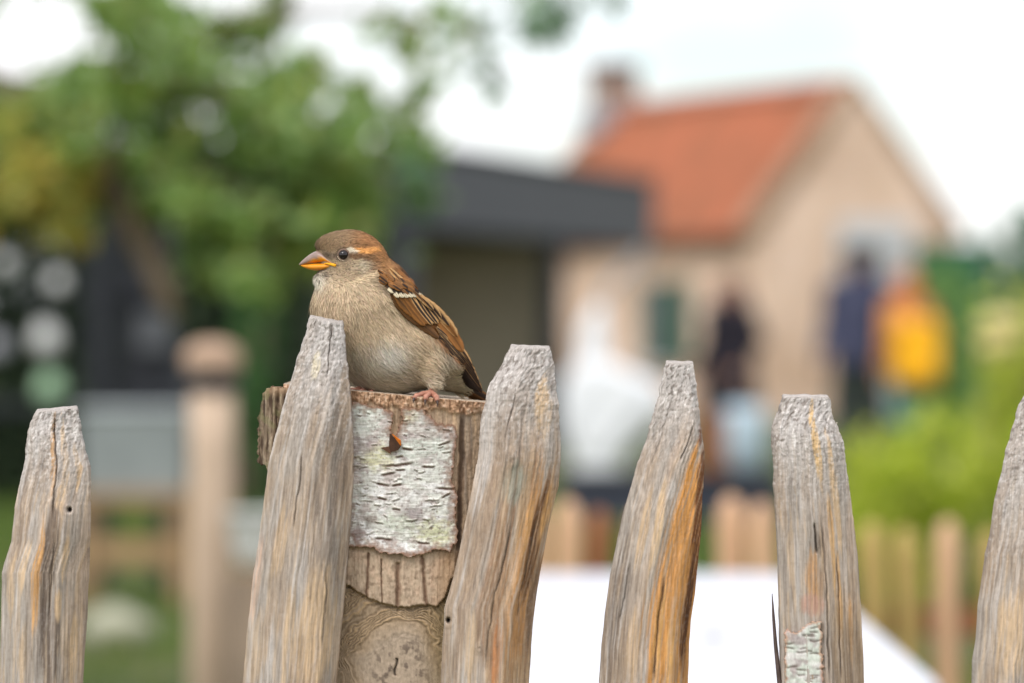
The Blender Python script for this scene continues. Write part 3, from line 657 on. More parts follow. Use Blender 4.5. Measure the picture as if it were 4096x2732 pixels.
# ------------------------------------------------------------------ people
def person(name, label, px, D, height, face, skin, jacket, trousers, hair, hem=.85, longhair=False, cap=False, lean=0.0, stride=.06, group='visitors by the brick house', wide=1.15):
    s = height/1.75; b = at(px, 1300, D); b.z = 0
    o = empty(name, b, face); o.scale = (s*wide, s*wide, s); tag(o, label, 'person', group)
    A = lambda *p: np.array(p, float)
    legs = []; arms = []; hands = []
    for q in (-1, 1):
        st = stride*q
        hip, kn, an = A(q*.09, 0, .92), A(q*.10, -.02+st*.5, .50), A(q*.10, .03+st, .09)
        legs.append((hip, kn, an)); sh, el = A(q*.185, 0, 1.42), A(q*.245, .04, 1.14)
        wr = A(q*.235, -.07, .90); arms.append((sh, el, wr)); hands.append(wr+A(0, -.025, -.08))
    def body(P):
        f = sd_ell(P, (0, 0, 1.27), (.165, .115, .24)); f = smin(f, sd_ell(P, (0, 0, .98), (.155, .115, .15)), .08)
        f = smin(f, sd_cone(P, (0, 0, 1.45), (0, -.015, 1.56), .06, .055), .05)
        f = smin(f, sd_ell(P, (0, -.015, 1.635), (.077, .097, .118)), .03)
        f = smin(f, sd_cone(P, (0, -.11, 1.645), (0, -.122, 1.615), .008, .014), .012)
        for q in (-1, 1): f = smin(f, sd_ell(P, (q*.078, 0, 1.63), (.012, .025, .033)), .008)
        for (h, kn, an) in legs:
            f = smin(f, sd_cone(P, h, kn, .085, .057), .05); f = smin(f, sd_cone(P, kn, an, .057, .038), .02); f = smin(f, sd_cone(P, an+A(0, .03, -.04), an+A(0, -.13, -.05), .04, .035), .02)
        for (a, e, w_), hd in zip(arms, hands):
            f = smin(f, sd_cone(P, a, e, .055, .042), .05); f = smin(f, sd_cone(P, e, w_, .042, .028), .02); f = smin(f, sd_ell(P, hd, (.018, .042, .05)), .02)
        return f
    def jac(P):
        f = sd_ell(P, (0, .005, 1.25), (.20, .15, .27)); f = smin(f, sd_cone(P, (0, 0, 1.05), (0, 0, hem-.1), .165, .19), .08)
        f = smin(f, sd_cone(P, (-.15, 0, 1.42), (.15, 0, 1.42), .075, .075), .06); f = smin(f, sd_cone(P, (0, 0, 1.42), (0, 0, 1.53), .085, .07), .03)
        for (a, e, w_) in arms:
            g_ = smin(sd_cone(P, a, e, .074, .06), sd_cone(P, e, w_+A(0, .0, .02), .06, .046), .02); f = smin(f, g_, .03)
        return np.maximum(f, hem-P[..., 2]) if hem < .88 else np.maximum(f, hem-P[..., 2])
    def tro(P):
        f = sd_ell(P, (0, 0, .97), (.17, .13, .14))
        for (h, kn, an) in legs: f = smin(f, smin(sd_cone(P, h, kn, .098, .073), sd_cone(P, kn, an, .073, .06), .02), .04)
        return np.maximum(f, np.maximum(.07-P[..., 2], P[..., 2]-1.05))
    def hr(P):
        f = sd_ell(P, (0, .012, 1.655), (.092, .108, .115)); f = np.maximum(f, -sd_ell(P, (0, -.13, 1.60), (.075, .09, .10)))
        if longhair:
            f = smin(f, sd_ell(P, (0, .07, 1.50), (.10, .06, .17)), .05)
            for q in (-1, 1): f = smin(f, sd_ell(P, (q*.085, .0, 1.50), (.03, .05, .14)), .03)
        else: f = np.maximum(f, 1.58-P[..., 2])
        return f
    def mk(nm, fn, lo, hi, h, mat):
        P, ax = grid3(lo, hi, h); V, Q = surface_nets(fn(P), ax)
        if lean: V = V+np.stack([0*V[:, 0], -lean*np.clip(V[:, 2]-.9, 0, None)**1.3, 0*V[:, 0]], 1)
        return link(nm, mesh_np(nm, V, Q), mat, o), V, Q
    ms = mat_plain(name+'_skin', skin, .6, .05, 20)
    bo, V, Q = mk('body', body, (-.36, -.3, -.01), (.36, .26, 1.8), .014, ms)
    # fingers joined into the body mesh
    fb = MB()
    for q, hd in zip((-1, 1), hands):
        for i in range(4):
            y = -.03+i*.02; l = (.066, .076, .07, .055)[i]
            p0 = hd+A(0, y, -.03); fb.tube([p0, p0+A(-q*.004, -.004, -l*.55), p0+A(-q*.014, -.006, -l)], [.0088, .008, .006], 6)
        p0 = hd+A(-q*.006, -.038, .015); fb.tube([p0, p0+A(-q*.01, -.022, -.025), p0+A(-q*.016, -.022, -.055)], [.0098, .0088, .007], 6)
    vb = np.array(fb.v); quads = [f for f in fb.f if len(f) == 4]; caps = [f for f in fb.f if len(f) != 4]
    if lean: vb = vb+np.stack([0*vb[:, 0], -lean*np.clip(vb[:, 2]-.9, 0, None)**1.3, 0*vb[:, 0]], 1)
    bo.data = mesh_np('body', np.concatenate([V, vb]), [np.concatenate([Q, np.array(quads)+len(V)]), np.array(caps)+len(V)]); bo.data.materials.append(ms)
    mk('jacket', jac, (-.4, -.32, hem-.03), (.4, .3, 1.6), .018, mat_plain(name+'_jacket', jacket, .8, .15, 6))
    mk('trousers', tro, (-.3, -.26, .03), (.3, .26, 1.1), .018, mat_plain(name+'_trousers', trousers, .85, .15, 6))
    mk('hair', hr, (-.16, -.16, 1.3), (.16, .18, 1.82), .012, mat_plain(name+'_hair', hair, .7, .25, 30))
    dy = -lean*(.73)**1.3 if lean else 0
    for q in (-1, 1):
        e = MB().lathe([(.002, -.009), (.008, -.005), (.009, 0), (.008, .005), (.002, .009)], (q*.032, -.098+dy, 1.645), 10).build('eye', M_dark, o)
        sh = legs[0 if q < 0 else 1][2]
        MB().lathe([(.045, -.0), (.05, .03), (.042, .07)], (sh[0], sh[1]-.03, 0), 12).box((sh[0], sh[1]-.10, .03), (.085, .14, .058)).build('shoe', M_black, o, smooth=False)
    MB().box((0, -.107+dy, 1.575), (.045, .012, .008)).build('mouth', mat_plain(name+'_lips', skin*np.array([.8, .5, .5]), .6, .05, 20), o)
    if cap:
        MB().lathe([(.104, 1.665), (.108, 1.70), (.098, 1.75), (.06, 1.785), (.005, 1.795)], (0, .005+dy, 0), 18).box((0, -.13+dy, 1.672), (.15, .11, .012)).build('cap', M_dark, o, smooth=False)
    return o
SK = S(186, 140, 118)
person('person', 'person in black cap and navy jacket walking past the white doorway', 3440, 30.0, 1.70, math.radians(-40), S(140, 98, 86), S(62, 65, 88), S(62, 70, 66), S(40, 34, 32), hem=.8, cap=True, wide=1.3)
person('person', 'person with ginger hair and orange coat carrying a bulky yellow backpack', 3640, 29.0, 1.50, math.radians(205), SK, S(206, 140, 80), S(88, 136, 124), S(184, 112, 62), hem=.78, longhair=True, lean=.08, wide=1.0)
person('person', 'person with long brown hair in a long black coat by the window', 2915, 33.0, 1.48, math.radians(-60), SK, S(34, 30, 40), S(70, 70, 84), S(92, 60, 52), hem=.36, longhair=True, wide=1.6)
def backpack():
    b = at(3668, 1410, 28.72); o = empty('backpack', b, math.radians(205)); tag(o, 'bulky yellow backpack worn by the person with ginger hair', 'backpack')
    def sdf(P):
        q = np.abs(P)-np.array([.10, .07, .19]); f = np.linalg.norm(np.maximum(q, 0), axis=-1)+np.minimum(q.max(-1), 0)-.055
        f = smin(f, sd_ell(P, (0, .13, -.12), (.11, .06, .11)), .04)
        return f
    P, ax = grid3((-.25, -.2, -.32), (.25, .26, .34), .016); V, Q = surface_nets(sdf(P), ax)
    link('bag', mesh_np('bag', V, Q), mat_plain('yellow_nylon', S(252, 178, 18), .6, .08, 6), o)
    for s in (-1, 1): MB().tube([(s*.1, -.1, .24), (s*.12, -.22, .22), (s*.13, -.3, .08), (s*.12, -.2, -.12), (s*.1, -.1, -.2)], .014, 8).build('strap', mat_plain('strap_orange', S(214, 140, 40), .7, .1, 8), o)
    MB().tube([(-.04, .0, .27), (-.03, 0, .31), (.03, 0, .31), (.04, 0, .27)], .01, 7).build('handle', M_black, o)
backpack()
# ------------------------------------------------------------------ weathered fence in focus
DF = 2.125                                  # distance of the picket faces
U = DF/FPX                                  # metres per photograph pixel at the fence
YB = DF-CAM_D+0.0235                        # back plane of the pickets (world y)
fence = empty('picket_fence', (0, 0, 0))
tag(fence, 'weathered grey split wood picket fence with a bark covered post', 'fence')
YGND = HOR+CAM_Z/U
def W3(px, py, dpx):                        # photograph pixel + depth in pixels behind the picket backs (negative = nearer) -> world
    return np.stack([(px-2048.0)*U, YB+dpx*U, CAM_Z+(HOR-py)*U], -1)
GREY, LAV, TAN, ORG, DRK, WHT, BRN = S(170, 160, 151), S(194, 187, 183), S(200, 172, 140), S(204, 156, 104), S(98, 85, 76), S(218, 212, 208), S(158, 138, 119)
CAPC = S(168, 160, 154)
def picket(L, R, prof, T, zones, seed, cracks=(), chis=420, knots=(), label=None, bow=0.0, tan=.8, warm=.4):
    L = np.array(L, float); R = np.array(R, float)
    nt_, ns, nbk = 96, 7, 5
    tf = np.linspace(0, 1, nt_)
    rr = np.concatenate([np.linspace(0, 1, 470)**1.0*(2770-min(L[0, 0], R[0, 0])), (2770-min(L[0, 0], R[0, 0]))+np.linspace(.02, 1, 14)*(YGND-2770)])
    # ring: left side back->front, front, right side front->back, back right->left
    t = np.concatenate([np.zeros(ns), tf, np.ones(ns), np.linspace(1, 0, nbk+2)[1:-1]])
    fr = np.concatenate([np.linspace(0, 1, ns, endpoint=False), np.ones(nt_), np.linspace(1, 0, ns+1)[1:], np.zeros(nbk)])   # 1 front .. 0 back
    ytop = lerp(L[0, 0], R[0, 0], t)+fr*6-(1-fr)*6
    ylast = YGND
    r0 = rr[:, None]; dense = rr[-15]
    Y = np.where(r0 <= dense, ytop[None]+(2770-ytop[None])*(r0/dense), 2770+(r0-dense))
    Tt = np.broadcast_to(t, Y.shape)
    n1 = (fbm(Y/26, Tt*0+1.3, seed, 3)-.5)*13*sst(chis+260, 0, Y-ytop.min())+(fbm(Y/90, Tt*0+7.3, seed, 3)-.5)*6
    n2 = (fbm(Y/26, Tt*0+5.3, seed+5, 3)-.5)*13*sst(chis+260, 0, Y-ytop.min())+(fbm(Y/90, Tt*0+3.3, seed+5, 3)-.5)*6
    XL = np.interp(Y, L[:, 0], L[:, 1])+n1; XR = np.interp(Y, R[:, 0], R[:, 1])+n2
    X = XL*(1-Tt)+XR*Tt
    wid = np.maximum(XR-XL, 1); xs = Tt*wid
    # section profile
    ks = [k for k, _ in prof]; PR = np.array([np.interp(t, [a for a, _ in p], [b for _, b in p]) for _, p in prof])
    H = np.zeros_like(Y)
    for j in range(len(t)): H[:, j] = np.interp(Y[:, j], ks, PR[:, j])
    Hp = np.pad(H[:, ns:ns+nt_], ((0, 0), (1, 1)), mode='edge')
    H[:, ns:ns+nt_] = sum(Hp[:, i:i+nt_] for i in range(3))/3
    Hv = np.pad(H[:470], ((22, 22), (0, 0)), mode='edge'); Hc = np.cumsum(np.concatenate([np.zeros((1, H.shape[1])), Hv]), 0); H[:470] = (Hc[45:]-Hc[:-45])/45
    Wt = 1-sst(0, chis, Y-ytop)                      # 1 on the axe cut top
    fib = fbm(xs/8+fbm(Y/300, xs/90, seed+2)*1.0, Y/260, seed+1, 4)-.5
    rough = fbm(xs/11+Y/60, Y/11, seed+8, 3)-.5
    disp = fib*13*(1-.5*Wt)+rough*9*(.08+.92*Wt)+(fbm(xs/80, Y/260, seed+3, 2)-.5)*14
    edge = np.clip(np.minimum(Tt, 1-Tt)*9, 0, 1)
    # colours
    big = fbm(xs/60, Y/260, seed+11, 3); st = fbm(xs/10+fbm(Y/300, xs/90, seed+2)*1.0, Y/300, seed+12, 4); st2 = fbm(xs/5, Y/200, seed+13, 3)
    C = np.zeros(Y.shape+(3,)); C[:] = GREY
    C = mixc(C, BRN, sst(.40, .72, big)*.75)
    wm = np.clip((1-Wt)*warm*(.3+.7*sst(.15, .75, Tt))*(.35+1.3*sst(.3, .62, fbm(xs/26+fbm(Y/300, xs/90, seed+2), Y/420, seed+71, 3))), 0, 1)
    C = mixc(C, LAV, sst(.5, .75, st)*.7*(1-wm))
    C = mixc(C, lerp(S(158, 130, 106), S(188, 158, 128), sst(.4, .65, st)[..., None]), wm)
    C = mixc(C, DRK, sst(.44, .26, st2)*.34)
    C = mixc(C, TAN, sst(.55, .74, fbm(xs/13, Y/190, seed+21, 3))*tan*(1-Wt*.8))
    C = mixc(C, S(184, 178, 176), Wt*.6)
    for (cx, cy, rx, ry, cc, am) in zones:           # cx in 0..1 across the picket
        d = ((Tt-cx)/rx)**2+((Y-cy)/ry)**2
        m = np.clip(sst(1.25, .35, d+(st-.5)*1.8)*am*(.42+.8*sst(.32, .6, fbm(xs/5.5+fbm(Y/300, xs/90, seed+2)*1.0, Y/260, seed+31, 3))), 0, 1)
        C = mixc(C, cc, m)
    fl = sst(.60, .74, fbm(xs/7+Y/50, Y/13, seed+40, 2))*(Wt*.9+.1)
    C = mixc(C, WHT, fl*.65)
    C = mixc(C, DRK, sst(.40, .26, fbm(xs/8+Y/70, Y/16, seed+44, 2))*(Wt*.5+.12))
    for (t0, y0, t1, y1, wd, dp) in cracks:
        u = np.clip((Y-y0)/(y1-y0), 0, 1); tc_ = lerp(t0, t1, u)+(fbm(Y/90, Y*0, seed+50)-.5)*.05
        m = np.exp(-((Tt-tc_)*wid/wd)**2)*((Y > y0) & (Y < y1))*np.clip(np.minimum(u, 1-u)*8, 0, 1)
        disp = disp-m*dp; C = mixc(C, DRK*.6, m*.7)
    for (kt, ky, kr, hole) in knots:
        d = np.hypot((Tt-kt)*wid, (Y-ky)*.8)/kr
        ring = np.sin(d*9)*np.exp(-d*.9)
        disp = disp+np.exp(-d*d)*kr*.25-np.exp(-(d/.28)**2)*kr*hole*2.5
        C = mixc(C, DRK, np.clip(ring*.35, 0, 1)*(d < 3)); C = mixc(C, DRK*.12, np.exp(-(d/.3)**4)*hole)
    frB = np.broadcast_to(fr, Y.shape)
    dep = -(H*T)*frB-disp*np.where(frB > .99, edge*.8+.2, frB*.3)
    V = W3(X, Y, np.where(frB > 0, np.minimum(dep, -3), 0)).reshape(-1, 3)
    nr, nc = Y.shape
    ii = np.arange(nr-1)[:, None]*nc; jj = np.arange(nc)[None]
    F = np.stack([ii+jj, ii+nc+jj, ii+nc+(jj+1) % nc, ii+(jj+1) % nc], -1).reshape(-1, 4)
    # cut top: rings shrinking to the middle
    top = V[:nc]; cen = top.mean(0); caps = [V]; CC = [C.reshape(-1, 3)]; Fs = [F]; prev = np.arange(nc); base = len(V)
    for s in (.93, .62, .3):
        r_ = cen+(top-cen)*s; r_[:, 2] = top[:, 2]+(1-s)*(cen[2]-top[:, 2])+(.0009 if s < .95 else 0)+ (fbm(top[:, 0]*900*s, top[:, 1]*900*s, seed+60)-.5)*.0016
        caps.append(r_); CC.append(np.clip(np.tile(CAPC, (nc, 1))*(.8+.45*fbm(r_[:, 0]*1500, r_[:, 1]*1500, seed+61)[:, None]), 0, 1))
        cur = base+np.arange(nc); base += nc
        Fs.append(np.stack([prev, np.roll(prev, -1), np.roll(cur, -1), cur], 1)); prev = cur
    caps.append(cen[None]+np.array([[0, 0, .0009]])); CC.append(CAPC[None])
    tri = np.stack([prev, np.roll(prev, -1), np.full(nc, base)], 1)
    o = link('picket', mesh_np('picket', np.concatenate(caps), [np.concatenate(Fs), tri], np.concatenate(CC)), M_wood, fence)
    if label: o['label'] = label
    return o
B_ = 2770
P0 = picket([(1653, 122), (1720, 102), (1885, 79), (2034, 51), (2168, 39), (2254, 12), (2293, 2), (2732, -10), (9000, -10)],
            [(1637, 294), (1736, 310), (1877, 342), (1971, 347), (2128, 344), (2285, 339), (2482, 330), (2732, 314), (9000, 310)],
            [(1640, [(0, .30), (.45, .42), (1, .3)]), (1980, [(0, .45), (.55, .80), (1, .45)]), (2080, [(0, .55), (.6, .95), (.72, .9), (1, .45)]), (2300, [(0, .6), (.3, .95), (.7, .9), (1, .4)]), (B_, [(0, .6), (.3, .95), (.7, .9), (1, .4)])], 200,
            [(.55, 2250, .14, 260, DRK, .75), (.62, 2560, .13, 220, DRK, .7), (.42, 2280, .06, 230, ORG, .8), (.75, 2230, .04, 100, TAN, .9), (.9, 2640, .05, 190, TAN, .9), (.7, 2420, .05, 70, TAN, .8), (.25, 2250, .05, 130, TAN, .7), (.12, 2350, .05, 130, TAN, .7),
             (.50, 1820, .05, 210, ORG, .55), (.68, 1800, .06, 160, TAN, .7), (.86, 1860, .05, 110, TAN, .8), (.64, 1990, .06, 60, TAN, .8), (.3, 2640, .05, 150, TAN, .6)], 3,
            cracks=[(.52, 1650, .55, 2080, 3, 16), (.6, 2160, .6, 2500, 3, 9)], chis=430, knots=[(.76, 2040, 26, .8)], tan=.4, warm=.28)
P1 = picket([(1268, 1233), (1376, 1202), (1550, 1150), (1672, 1115), (1847, 1071), (2056, 1045), (2300, 1010), (2526, 984), (2732, 967), (9000, 940)],
            [(1296, 1369), (1429, 1380), (1620, 1399), (1760, 1408), (1916, 1408), (2125, 1394), (2404, 1371), (2732, 1341), (9000, 1310)],
            [(1270, [(0, .35), (.62, .5), (.7, .5), (1, .36)]), (1620, [(0, .5), (.72, .92), (1, .6)]), (1950, [(0, .55), (.72, 1), (1, .55)]), (2400, [(0, .6), (.5, .95), (.8, 1), (1, .5)]), (B_, [(0, .6), (.45, .95), (.82, 1), (1, .5)])], 190,
            [(.75, 1900, .26, 260, DRK, .4), (.8, 2250, .2, 220, DRK, .38), (.72, 2500, .22, 260, TAN, .7), (.45, 2560, .06, 260, TAN, .7), (.93, 1640, .08, 200, BRN, .6), (.04, 2330, .05, 190, S(206, 172, 150), .6), (.25, 2180, .07, 140, TAN, .5), (.40, 1460, .10, 60, S(222, 208, 176), .45),
             (.1, 2600, .12, 160, TAN, .4)], 13,
            cracks=[(.68, 1300, .64, 1520, 2.0, 11), (.4, 1800, .38, 2120, 3, 12), (.8, 2250, .82, 2600, 3, 8)], chis=600, knots=[(.55, 1490, 18, .15)], tan=.3, warm=.2)
P2 = picket([(1388, 2040), (1481, 1995), (1551, 1951), (1672, 1925), (1847, 1908), (2021, 1873), (2195, 1838), (2317, 1812), (2439, 1777), (2613, 1768), (2732, 1763), (9000, 1740)],
            [(1396, 2206), (1516, 2221), (1603, 2234), (1742, 2244), (1847, 2244), (1951, 2234), (2108, 2195), (2300, 2160), (2526, 2129), (2732, 2117), (9000, 2090)],
            [(1388, [(0, .28), (.36, .6), (.9, .42), (1, .35)]), (1560, [(0, .32), (.42, .95), (.85, .65), (1, .45)]), (1840, [(0, .38), (.25, .7), (.33, 1.05), (.85, .75), (1, .4)]), (1990, [(0, .45), (.2, .75), (.45, 1.02), (.9, .65), (1, .4)]), (2450, [(0, .5), (.3, .95), (.75, 1), (1, .4)]), (B_, [(0, .5), (.3, .95), (.7, 1), (1, .4)])], 205,
            [(.82, 2300, .24, 430, S(182, 136, 92), .8), (.86, 2150, .08, 260, S(96, 66, 44), .8), (.72, 2120, .07, 130, ORG, .7), (.5, 2350, .14, 380, S(150, 118, 92), .7), (.8, 1620, .12, 130, TAN, .75), (.5, 1930, .14, 90, S(160, 156, 142), .8), (.93, 2050, .06, 130, ORG, .8),
             (.95, 2400, .05, 260, DRK, .6), (.3, 2600, .08, 160, TAN, .55), (.62, 2620, .06, 150, S(176, 120, 80), .7), (.08, 1800, .10, 260, LAV, .7)], 23,
            cracks=[(.42, 1560, .3, 1780, 3, 10), (.83, 2060, .8, 2500, 3, 9), (.55, 2080, .5, 2700, 3, 10)], chis=560, knots=[(.045, 2486, 30, 1.0), (.42, 1840, 34, .05), (.42, 2590, 16, .1)], tan=.2, warm=.7)
P3 = picket([(1455, 2671), (1510, 2655), (1587, 2640), (1672, 2614), (1757, 2593), (1850, 2555), (1952, 2529), (2054, 2500), (2156, 2474), (2291, 2449), (2461, 2423), (2589, 2409), (2732, 2400), (9000, 2385)],
            [(1459, 2780), (1527, 2788), (1638, 2801), (1723, 2809), (1808, 2822), (1875, 2822), (1994, 2814), (2122, 2809), (2291, 2791), (2376, 2784), (2487, 2767), (2589, 2761), (2732, 2756), (9000, 2740)],
            [(1455, [(0, .36), (.5, .45), (1, .36)]), (1700, [(0, .42), (.75, .75), (.85, .72), (1, .45)]), (1850, [(0, .45), (.6, .85), (.95, .7), (1, .5)]), (2060, [(0, .45), (.5, 1), (.9, .72), (1, .45)]), (2400, [(0, .45), (.4, .98), (.8, .88), (1, .45)]), (B_, [(0, .45), (.4, .98), (.8, .9), (1, .45)])], 195,
            [(.84, 2120, .26, 330, S(206, 146, 82), 1.0), (.82, 2500, .36, 460, S(200, 144, 86), 1.0), (.97, 2050, .08, 340, S(120, 76, 48), .9), (.93, 2440, .06, 260, S(96, 64, 44), .85), (.62, 2560, .05, 230, S(214, 166, 106), .8), (.78, 2620, .05, 200, S(220, 172, 112), .8), (.45, 2120, .06, 180, S(206, 176, 140), .7),
             (.28, 2130, .06, 170, S(200, 170, 136), .6), (.12, 2450, .12, 330, DRK, .5), (.34, 2600, .07, 180, S(196, 166, 132), .6), (.55, 1960, .08, 40, WHT, .3)], 33,
            cracks=[(.62, 2300, .6, 2740, 4, 14), (.2, 2250, .18, 2500, 3, 12), (.85, 1700, .6, 1850, 3, 9)], chis=470, tan=.15, warm=.5)
P4 = picket([(1592, 3139), (1646, 3124), (1697, 3102), (1757, 3096), (1825, 3100), (1952, 3105), (2122, 3115), (2291, 3122), (2419, 3125), (2589, 3128), (2732, 3134), (9000, 3140)],
            [(1592, 3325), (1680, 3340), (1714, 3364), (1791, 3383), (1875, 3395), (2020, 3412), (2147, 3429), (2291, 3442), (2419, 3450), (2546, 3456), (2732, 3463), (9000, 3470)],
            [(1590, [(0, .4), (.5, .52), (1, .4)]), (1750, [(0, .5), (.5, .8), (.8, .75), (1, .5)]), (2080, [(0, .5), (.45, .95), (.5, .9), (1, .5)]), (2250, [(0, .5), (.3, .84), (.52, .82), (.56, .98), (1, .5)]), (2480, [(0, .5), (.3, .86), (.5, .86), (.56, .98), (1, .5)]), (B_, [(0, .5), (.3, .88), (.52, .9), (.58, .98), (1, .5)])], 190,
            [(.42, 2330, .10, 130, S(190, 150, 112), .95), (.38, 2420, .16, 50, S(182, 146, 130), .8), (.60, 1760, .06, 190, S(208, 174, 128), .8), (.78, 1990, .05, 260, TAN, .8), (.68, 2180, .04, 200, S(200, 162, 116), .8), (.72, 2420, .05, 260, S(196, 156, 110), .8), (.86, 2520, .035, 150, ORG, .7),
             (.8, 2650, .2, 200, S(132, 112, 92), .6), (.3, 1750, .03, 40, WHT, .9), (.5, 2180, .04, 60, DRK, .7)], 43,
            cracks=[(.56, 2050, .56, 2750, 4, 14), (.72, 2200, .7, 2740, 3, 10), (.46, 2090, .47, 2220, 4, 16)], chis=560, tan=.45, warm=.25)
P5 = picket([(1500, 4170), (1625, 4096), (1689, 4079), (1791, 4049), (1876, 4032), (1944, 4015), (2037, 3994), (2122, 3981), (2224, 3960), (2352, 3943), (2436, 3930), (2572, 3922), (2657, 3909), (2732, 3907), (9000, 3900)],
            [(1510, 4290), (1800, 4310), (2732, 4260), (9000, 4250)],
            [(1500, [(0, .35), (.5, .5), (1, .35)]), (1900, [(0, .4), (.6, .9), (1, .5)]), (2400, [(0, .5), (.5, 1), (1, .5)]), (B_, [(0, .5), (.4, 1), (1, .5)])], 190,
            [(.45, 2520, .3, 180, TAN, .7), (.5, 2200, .12, 300, BRN, .6)], 53, chis=900, tan=.4, warm=.3)

# bark patch and slivers on the fifth picket
def bark_sheet(name, outline, dfun, thick, colf, parent, step=4.0, mat=None, back=6):
    """a thin raised sheet over the area of 'outline' (photo pixels)"""
    O = np.array(outline, float); x0, y0 = O.min(0); x1, y1 = O.max(0)
    xs = np.arange(x0, x1+step, step); ys = np.arange(y0, y1+step, step)
    X, Y = np.meshgrid(xs, ys); ins = np.zeros(X.shape, bool)
    for i in range(len(O)):
        (ax, ay), (bx, by) = O[i], O[(i+1) % len(O)]
        if ay == by: continue
        c = ((ay > Y) != (by > Y)) & (X < (bx-ax)*(Y-ay)/(by-ay)+ax); ins ^= c
    dist = np.full(X.shape, 1e9)
    for i in range(len(O)):
        a, b = O[i], O[(i+1) % len(O)]; ba = b-a; h = np.clip(((X-a[0])*ba[0]+(Y-a[1])*ba[1])/(ba@ba+1e-9), 0, 1)
        dist = np.minimum(dist, np.hypot(X-a[0]-h*ba[0], Y-a[1]-h*ba[1]))
    sdv = np.where(ins, dist, -dist)+(fbm(X/16, Y/16, 77, 3)-.5)*22
    keep = sdv > 0; q = keep[:-1, :-1] & keep[1:, :-1] & keep[:-1, 1:] & keep[1:, 1:]
    idm = -np.ones(X.shape, int); used = np.zeros(X.shape, bool)
    for (a, b) in ((0, 0), (1, 0), (0, 1), (1, 1)):
        used[a:a+q.shape[0], b:b+q.shape[1]] |= q
    idm[used] = np.arange(used.sum()); n = int(used.sum())
    C, lift = colf(X[used], Y[used], sdv[used])
    D = dfun(X[used], Y[used])
    Vf = W3(X[used], Y[used], D-thick-lift); Vb = W3(X[used], Y[used], D+back)
    k = np.argwhere(q); A = idm[k[:, 0], k[:, 1]]; Bq = idm[k[:, 0]+1, k[:, 1]]; Cq = idm[k[:, 0]+1, k[:, 1]+1]; Dq = idm[k[:, 0], k[:, 1]+1]
    F = np.stack([A, Bq, Cq, Dq], 1)
    # rim
    e = np.concatenate([F[:, [0, 1]], F[:, [1, 2]], F[:, [2, 3]], F[:, [3, 0]]]); key = np.minimum(e[:, 0], e[:, 1])*n+np.maximum(e[:, 0], e[:, 1])
    u, inv, cnt = np.unique(key, return_inverse=True, return_counts=True); bd = e[cnt[inv] == 1]
    rim = np.stack([bd[:, 1], bd[:, 0], bd[:, 0]+n, bd[:, 1]+n], 1)
    return link(name, mesh_np(name, np.concatenate([Vf, Vb]), np.concatenate([F, F[:, ::-1]+n, rim]), np.concatenate([C, np.tile(S(110, 72, 46), (n, 1))])), mat or M_post, parent)
MINT, BWH, MAUVE, RUST, YEL = S(204, 208, 198), S(216, 212, 208), S(166, 150, 150), S(128, 80, 56), S(208, 204, 166)
def lentic(X, Y, marks):
    m = np.zeros_like(X)
    for (x0, y0, x1, y1, wd) in marks:
        u = np.clip((X-x0)/(x1-x0), 0, 1); yc = lerp(y0, y1, u)+(fbm(X/26, X*0+y0, 3)-.5)*7+np.sin(u*4+y0)*1.5
        mm = np.exp(-((Y-yc)/wd)**2)*((X > x0) & (X < x1))*np.clip(np.minimum(u, 1-u)*5, 0, 1); m = np.maximum(m, mm)
    return m
def bark4(X, Y, sd):
    C = np.tile(MINT, (len(X), 1)); C = mixc(C, MAUVE, sst(.5, .7, fbm(X/40, Y/40, 5, 3))*.8); C = mixc(C, BWH, sst(.5, .72, fbm(X/50, Y/30, 6, 3)))
    rs = np.random.default_rng(5); mk = []
    for i in range(26): x = rs.uniform(3130, 3260); y = rs.uniform(2470, 2760); mk.append((x, y, x+rs.uniform(25, 70), y+rs.uniform(-8, 8), 4))
    m = lentic(X, Y, mk); C = mixc(C, DRK, m*.8); C = mixc(C, S(176, 132, 104), sst(16, 3, sd)*.8)
    C = mixc(C, S(178, 128, 108), sst(3190, 3140, X)*sst(2600, 2480, Y)*.7)
    return C, fbm(X/14, Y/14, 9, 3)*5-m*4
bark_sheet('bark_patch', [(3140, 2520), (3190, 2530), (3235, 2490), (3285, 2485), (3290, 2600), (3298, 2790), (3138, 2790)], lambda X, Y: -190*(.68+.24*np.clip((X-3130)/150, 0, 1)), 4, bark4, P4)
sv = MB(); pts = [W3(np.float64(x), np.float64(y), -60.0) for x, y in ((3096, 2382), (3101, 2470), (3110, 2590), (3122, 2700), (3134, 2800), (3138, 2860))]
sv.tube(pts, [.0002, .0008, .0011, .0014, .0018, .0012], 6); sv.build('bark_sliver', mat_plain('dark_bark', S(92, 78, 74), .9, .3, 200), P4)
MB().tube([W3(np.float64(x), np.float64(y), -70.0) for x, y in ((3330, 1712), (3345, 1704), (3358, 1692))], [.0009, .0008, .0003], 6).build('splinter', mat_plain('pale_splinter', S(196, 186, 170), .9, .2, 200), P4)

